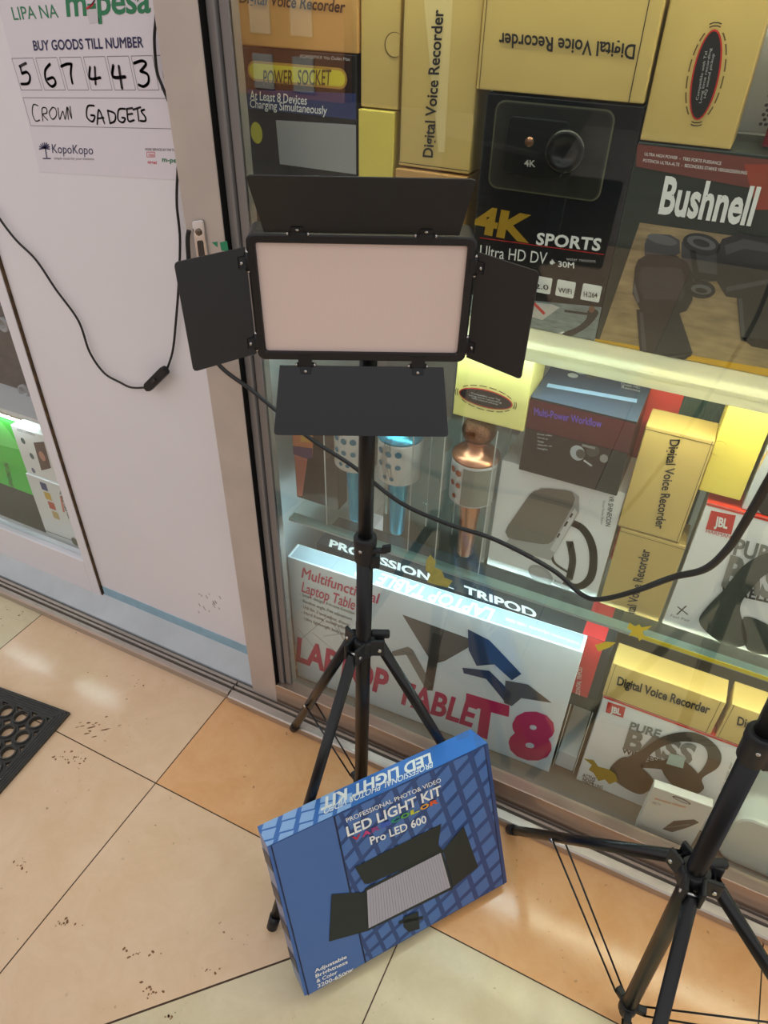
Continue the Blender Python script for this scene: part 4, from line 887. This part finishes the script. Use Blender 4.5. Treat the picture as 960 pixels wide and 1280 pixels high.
# ------------------------------------------------------------------ light stands
def ball(mb, c, r): mb.lathe(Vector(c)-Vector((0, 0, r)), [(0, 0), (r*.7, r*.3), (r, r), (r*.7, r*1.7), (0, 2*r)], seg=12)
steel = mat('steel rivet', (190, 188, 184), .25, metal=1)
def stand(label, base, top, hubz, angs, R_, rb, bz, collars, legm):
    """base, top: ends of the centre column; feet at radius R_ from the foot centre"""
    base, top = Vector(base), Vector(top); ax = (top-base).normalized()
    def on(z): return base + (top-base)*((z-base.z)/(top.z-base.z))
    t = thing('light_stand', label, 'stand', (base.x, base.y, 0), 0, 'black light stands')
    bl = BLACK()
    rise = collars[0]
    mb = MB(); mb.tube([on(bz-.012), on(rise)], .0122, 20); mb.build('centre_column', bl, t)
    zprev = rise
    for k, zc_ in enumerate(collars):
        nx_ = collars[k+1] if k+1 < len(collars) else top.z
        mb = MB(); mb.tube([on(zc_-.01), on(nx_)], .0106-.0012*k, 18); mb.build('pole_section', bl, t)
        c = on(zc_); mb = MB()
        mb.lathe(c-ax*.026, [(.0140, 0), (.0160, .003), (.0160, .03), (.0168, .032), (.0168, .044), (.0145, .048)], axis=ax, seg=20)
        sx = Vector((RT.x, RT.y, 0)).normalized(); sy = Vector((fw.x, fw.y, 0)).normalized()
        mb.obox(c-ax*.032-sy*.012+sx*.008, sx*.014, sy*.01, ax*.022, .002)
        CO = mb.build('collar', PLAST(), t)
        mb = MB(); k0 = c+ax*.002-sy*.010; mb.tube([k0+sx*.006, k0+sx*.03], [.0045, .0045], 10); mb.obox(k0+sx*.024-ax*.004-sy*.004, sx*.013+ax*.003, sy*.008, ax*.012, .0022); mb.build('clamp_knob', PLAST(), CO)
        mb = MB(); mb.tube([k0-sy*.003-sx*.006, k0-sy*.003+sx*.006], .0022, 8); ball(mb, k0-sy*.003-sx*.006, .0032); mb.build('clamp_screw', steel, CO)
    h = on(hubz); mb = MB()
    mb.lathe(h-ax*.034, [(.0150, 0), (.0190, .004), (.0190, .032), (.0170, .036)], axis=ax, seg=22)
    feet = [Vector((base.x+R_*math.cos(math.radians(a)), base.y+R_*math.sin(math.radians(a)), 0)) for a in angs]
    dirs = [(f_-Vector((base.x, base.y, 0))).normalized() for f_ in feet]
    for d in dirs:
        s_ = Vector((-d.y, d.x, 0))
        for e in (-1, 1): mb.obox(h+d*.010+s_*(e*.0105-.003)-ax*.03, d*.024, s_*.006, ax*.034, .002)
    HB = mb.build('leg_hub', PLAST(), t)
    mb = MB(); sx = Vector((RT.x, RT.y, 0)).normalized(); mb.obox(h+sx*.012-ax*.004, sx*.03, Vector((-sx.y, sx.x, 0))*.012, ax*.012, .003); mb.build('hub_knob', PLAST(), HB)
    mb = MB()
    for d in dirs:
        s_ = Vector((-d.y, d.x, 0)); p = h+d*.026-ax*.016; mb.tube([p-s_*.0155, p+s_*.0155], .0028, 8)
    mb.build('rivet', steel, HB)
    sp_ = on(bz); mb = MB(); mb.lathe(sp_-ax*.016, [(.0130, 0), (.0148, .002), (.0148, .026), (.0130, .028)], axis=ax, seg=18)
    for d in dirs:
        s_ = Vector((-d.y, d.x, 0)); mb.obox(sp_+d*.008-s_*.006-ax*.008, d*.02, s_*.012, ax*.016, .002)
    mb.tube([sp_-ax*.032, sp_-ax*.012], [.010, .012], 14)
    mb.build('brace_collar', PLAST(), t)
    for f_, d in zip(feet, dirs):
        s_ = Vector((-d.y, d.x, 0)); a_ = h+d*.026-ax*.016; ld = (f_-a_).normalized()
        fend = f_+Vector((0, 0, .009))
        mb = MB(); mb.tube([a_, fend-ld*.012], .0092, 16); LG = mb.build('leg', legm, t)
        mb = MB(); mb.tube([fend-ld*.032, fend-ld*.002], [.0105, .0100], 14); mb.build('rubber_foot', PLAST(), LG)
        br = a_.lerp(fend, rb); mb = MB()
        for e in (-1, 1): mb.tube([br+s_*e*.0105, sp_+d*.024+s_*e*.007], .0017, 8)
        mb.tube([br-s_*.012, br+s_*.012], .002, 8); mb.build('brace', mat('brace steel', (34, 34, 36), .35, metal=.4), LG)
        mb = MB(); mb.tube([br-s_*.0145, br-s_*.0115], .004, 10); mb.tube([br+s_*.0115, br+s_*.0145], .004, 10); mb.build('rivet', steel, LG)
    return t
legm = mat('black painted leg', (17, 16, 16), .28, spec=.4)
stand('black light stand carrying the LED panel, upright behind the blue carton', (-.358, .686, 0), (-.349, .690, 1.0675), .555, (152.8, 260, 26.5), .265, .66, .135, (.745,), legm)
b2 = atz(783, 1262, .03); p2 = at(948, 930, b2.y-.004)
k = (0-b2.z)/(p2.z-b2.z)
base2 = b2+(p2-b2)*k; top2 = b2+(p2-b2)*1.55
stand('black light stand without a lamp, standing before the lower headphone box', base2, top2, .505, (141, 274, 5), .355, .62, .05, (p2.z,), legm)

# ------------------------------------------------------------------ LED panel with barn doors
E_ = Vector((.8929, .4502, 0)).normalized(); N_ = Vector((.4486, -.8908, -.0728)).normalized(); N_ = (N_-E_*N_.dot(E_)).normalized(); G_ = N_.cross(E_)
C_ = Vector((-.3296, .635, 1.1296)); LW, LH = .2258, .1368
LP = thing('led_panel_light', 'black LED photo panel with four open barn doors, mounted on the upright stand', 'light', C_-G_*.09-N_*.04)
def LPt(a, b, c=0): return C_+E_*a+G_*b+N_*c
fr = mat('matt black metal', (18, 16, 18), .42, noise=.05)
dk = mat('barn door paint', (28, 29, 31), .42, noise=.06, nscale=200)
mb = MB(); mb.prism([LPt(a, b, -.032) for a, b in rrect(-LW/2, LW/2, -LH/2, LH/2, .009)], N_*.026, .001); 
fwid = .0088
outer = rrect(-LW/2, LW/2, -LH/2, LH/2, .008); inner = rrect(-LW/2+fwid, LW/2-fwid, -LH/2+fwid, LH/2-fwid, .003)
ro = [[mb.bm.verts.new(LPt(a, b, c)) for a, b in p] for p, c in ((outer, -.006), (outer, .002), ([(a*.985, b*.98) for a, b in outer], .003), ([(a*1.01, b*1.015) for a, b in inner], .003), (inner, .0015), (inner, -.004))]
for q in range(5):
    for k in range(len(outer)): mb.bm.faces.new((ro[q][k], ro[q][(k+1) % len(outer)], ro[q+1][(k+1) % len(outer)], ro[q+1][k]))
bmesh.ops.recalc_face_normals(mb.bm, faces=mb.bm.faces)
mb.build('housing', fr, LP)
# frosted diffuser with the faint ribs of the lamp rows behind it
dm = bpy.data.materials.new('frosted diffuser'); dm.use_nodes = True; n_ = dm.node_tree.nodes; b_ = n_['Principled BSDF']; MATS['dm'] = dm
wv = n_.new('ShaderNodeTexWave'); wv.inputs['Scale'].default_value = 46; wv.inputs['Distortion'].default_value = 0; tco = n_.new('ShaderNodeTexCoord'); dm.node_tree.links.new(tco.outputs['Generated'], wv.inputs['Vector'])
crm = n_.new('ShaderNodeValToRGB'); crm.color_ramp.elements[0].color = (*s2l((226, 204, 194)), 1); crm.color_ramp.elements[1].color = (*s2l((234, 212, 202)), 1)
dm.node_tree.links.new(wv.outputs[0], crm.inputs[0]); dm.node_tree.links.new(crm.outputs[0], b_.inputs['Base Color']); b_.inputs['Roughness'].default_value = .35
mb = MB(); mb.prism([LPt(a, b, -.005) for a, b in inner], N_*.003); mb.build('diffuser', dm, LP)
def flap(side, o, ax, off, alpha, L0, L1, length, hinge_at, gap=.004, sh=0):
    al = math.radians(alpha); u = o*math.cos(al)+N_*math.sin(al); h0 = C_+o*(off+gap)+N_*.001+ax*sh; nn = ax.cross(u)
    if nn.dot(N_) < 0: nn = -nn
    r = .004; pts = []
    q = [(-L0, 0), (L0, 0), (L1, length), (-L1, length)]
    # rounded outer corners
    poly = [(-L0, .001), (L0, .001)]
    for (cx_, s_) in ((L1, 1), (-L1, -1)):
        sl = (L1-L0)/length
        a1 = (cx_-s_*sl*r, length-r); a2 = (cx_-s_*r, length)
        if s_ > 0: poly += [a1, (cx_-s_*r*.3, length-r*.3), a2]
        else: poly += [a2, (cx_-s_*r*.3, length-r*.3), a1]
    mb = MB(); mb.prism([h0+ax*a+u*b for a, b in poly], nn*-.0014, .0003); FP_ = mb.build('barn_door', dk, LP)
    for a in hinge_at:
        mb = MB(); c = h0+ax*a
        mb.tube([c-ax*.009, c+ax*.009], .0028, 10); mb.obox(c-ax*.0075-o*(gap+.006)+N_*.001, ax*.015, o*(gap+.006), N_*.0016, .0004); mb.obox(c-ax*.006+u*.002, ax*.012, u*.008, nn*.0014, .0004)
        HG = mb.build('hinge', PLAST(), FP_)
        mb = MB()
        for s_ in (-1, 1): ball(mb, c+ax*s_*.0098, .0022)
        mb.lathe(c+u*.007+nn*.001, [(.002, 0), (.002, .001), (0, .0014)], axis=nn, seg=10)
        mb.build('rivet', steel, HG)
flap('top', G_, E_, LH/2, 33, .0945, .1, .0775, (-.062, .062), gap=.0005)
flap('bot', -G_, E_, LH/2, 30, .0905, .0985, .078, (-.062, .062), gap=.0065)
flap('left', -E_, G_, LW/2, 33, .0585, .0585, .0735, (-.044, .044), gap=.0005, sh=-.0035)
flap('right', E_, G_, LW/2, 40, .0585, .0585, .0705, (-.044, .044), gap=.0005, sh=-.0045)
mb = MB(); mb.box(-.001, .001, 0, .001, 0, .001) if False else None
pt = Vector((-.3495, .6897, 1.098))
mb.lathe(pt-Vector((0, 0, .03)), [(.0125, 0), (.0145, .003), (.0145, .034), (.010, .038), (.010, .05)], seg=18); mb.obox(pt+Vector((-.012, -.02, .012)), (.024, 0, 0), (0, .022, 0), (0, 0, .03), .003); mb.build('mount_bracket', PLAST(), LP)

# ------------------------------------------------------------------ blue carton of the light kit, leaning on the stand
sc_ = (1.41-.026)/1.41
Bl = Vector((-.2957, .3606, 0)); Bl = EYE+(Bl-EYE)*sc_
U_ = Vector((.589, .808, -.012)).normalized(); V_ = Vector((-.311, .251, .915)); V_ = (V_-U_*V_.dot(U_)).normalized(); NB = U_.cross(V_)
KW, KH, KD = .423*.985, .3157*sc_, .055
KB = thing('light_kit_box', 'blue printed LED light kit carton leaning on the upright stand legs', 'box', Bl+U_*KW*.5-NB*KD)
cb = mat('blue card', (58, 100, 164), .3, coat=.25)
mb = MB(); mb.obox(Bl, U_*KW, V_*KH, -NB*KD, .0015); mb.build('carton', cb, KB)
F1 = Face(Bl, U_, V_, KW, KH); F2 = Face(Bl+V_*KH, U_, -NB, KW, KD); F3 = Face(Bl-NB*KD, NB, V_, KD, KH); F4 = Face(Bl+U_*KW, -NB, V_, KD, KH)
d1 = mat('deep blue ink', (38, 68, 122), .32, coat=.2); d2 = mat('sky blue ink', (70, 110, 172), .32, coat=.2); d3 = mat('plain blue ink', (66, 104, 164), .32, coat=.2); dn = mat('navy line ink', (16, 26, 54), .4)
d4 = mat('pale blue ink two', (146, 184, 232), .32, coat=.2)
sx_ = F1.px(416, 1015)[0]
its = [([(sx_, 0), (KW, 0), (KW, KH), (sx_, KH)], d1, 0), ([(.006, 0), (sx_, 0), (sx_, KH), (.006, KH)], d3, 0), (line((sx_, 0), (sx_, KH), .0022), dn, 2), (line((.0065, 0), (.0065, KH), .0018), dn, 2), (line((KW-.008, 0), (KW-.008, KH), .0014), dn, 2)]
prints(F1, KB, its, 'printed_panel')
# facade of slanted panes, growing from left to right
its = []
for i in range(-3, 16):
    for j in range(-3, 16):
        def W(a, b):
            x = sx_+(a*.025+.0007*a*a); yb = b*.027*(1+.03*a); return (x-b*.0052+.03, yb-.09+.0045*a+.0005*a*a)
        p = [W(i+.12, j+.12), W(i+.86, j+.12), W(i+.86, j+.86), W(i+.12, j+.86)]
        p = clip(p, sx_+.002, KW-.009, .002, KH-.002)
        if len(p) > 2: its.append((p, d2 if (i*3+j*5) % 4 else d3))
prints(F1, KB, its, 'printed_facade', lift=.0011)
its = []
for i in range(14):
    for j in range(3):
        x = -.02+i*.034+j*.012; its.append(([(x, j*.024-.006), (x+.022, j*.024-.012), (x+.034, j*.024+.008), (x+.012, j*.024+.014)], d4 if i < 5 else d2))
prints(F2, KB, [(R(F2, 0, 1, 0, 1), d1 if False else mat('mid blue ink', (60, 116, 192), .3, coat=.2), 0)], 'printed_panel')  # top face a brighter blue, the extra light on it put into the colour
prints(F2, KB, [(p, m_, 1) for p, m_ in its if p[0][0] < .13], 'printed_facade', lift=.0009)
prints(F2, KB, [(p, m_, 1) for p, m_ in its if p[0][0] > .37], 'printed_facade', lift=.0009)
prints(F3, KB, [([(.0, y_), (KD, y_+.02), (KD, y_+.05), (0, y_+.03)], dn) for y_ in (.03, .10, .17, .24)], 'printed_facade')
text(F2, KB, 'LED LIGHT KIT', (538, 942), (402, 1000), (540, 954), WINK, .035, lift=.0016)
text(F2, KB, 'PROFESSIONAL PHOTO& VIDEO', (541, 958-5), (406, 1011), (541, 960), WINK, .01, lift=.0016)
text(F1, KB, 'PROFESSIONAL PHOTO& VIDEO', (433, 1027.5), (551, 976.5), (431.3, 1022.5), WINK, .006, lift=.002)
text(F1, KB, 'LED LIGHT KIT', (434, 1045), (552, 992), (431.5, 1033.5), WINK, .022, lift=.002)
cols = [(190, 40, 60), (200, 60, 120), (150, 60, 120), (60, 90, 180), (40, 150, 110), (90, 170, 60), (200, 200, 50), (230, 160, 40), (220, 90, 40)]
for i, ch in enumerate('VARICOLOR'):
    a, b = (440, 1051), (549, 1001.5); k0, k1 = i/9, (i+.9)/9
    P = lambda k: (a[0]+(b[0]-a[0])*k, a[1]+(b[1]-a[1])*k)
    text(F1, KB, ch, P(k0), P(k1), (P(k0)[0]-.6, P(k0)[1]-5), mat('varicolor %d' % i, cols[i], .4), .045, lift=.0022)
text(F1, KB, 'Pro LED 600', (463, 1055), (533, 1027), (461, 1046), WINK, .02, lift=.002)
for i, s_ in enumerate(('Adjustable', 'Brightness', '& Color', '3200-6500K')):
    w_ = (40, 40, 26, 46)[i]; text(F1, KB, s_, (393+i*1.2, 1215+i*6.3), (393+i*1.2+w_, 1215+i*6.3-w_*.46), (392.4+i*1.2, 1210.8+i*6.3), WINK, .02, lift=.002)
pb = mat('panel print black', (30, 38, 34), .5); ps = mat('panel print silver', (176, 172, 182), .5, noise=.0); ps2 = mat('panel print grey', (138, 134, 148), .5)
prints(F1, KB, [(ppoly(F1, [(443, 1083), (551, 1029), (547, 1056), (555, 1064), (460, 1104), (455, 1104)]), pb, 0), (ppoly(F1, [(414, 1117), (458, 1114), (462, 1162), (411, 1176)]), pb, 0), (ppoly(F1, [(553, 1062), (579, 1032), (597, 1083), (566, 1108)]), pb, 0),
    (ppoly(F1, [(455, 1110), (552, 1062), (566, 1110), (460, 1162)]), pb, 1), (ppoly(F1, [(458, 1112), (550, 1065), (562, 1108), (460, 1159)]), ps, 2), (ppoly(F1, [(503, 1146), (522, 1138), (524, 1160), (510, 1164), (504, 1158)]), pb, 1), (line(F1.px(498, 1152), F1.px(528, 1146), .006), pb, 1)], 'printed_light', lift=.0018)
its = []
a, b, c, d = [F1.px(*p) for p in ((458, 1112), (550, 1065), (562, 1108), (460, 1159))]
for i in range(1, 30):
    k = i/30; p = (a[0]+(b[0]-a[0])*k, a[1]+(b[1]-a[1])*k); q = (d[0]+(c[0]-d[0])*k, d[1]+(c[1]-d[1])*k); its.append((line(p, q, .0008), ps2, 3))
prints(F1, KB, its, 'printed_light', lift=.0019)
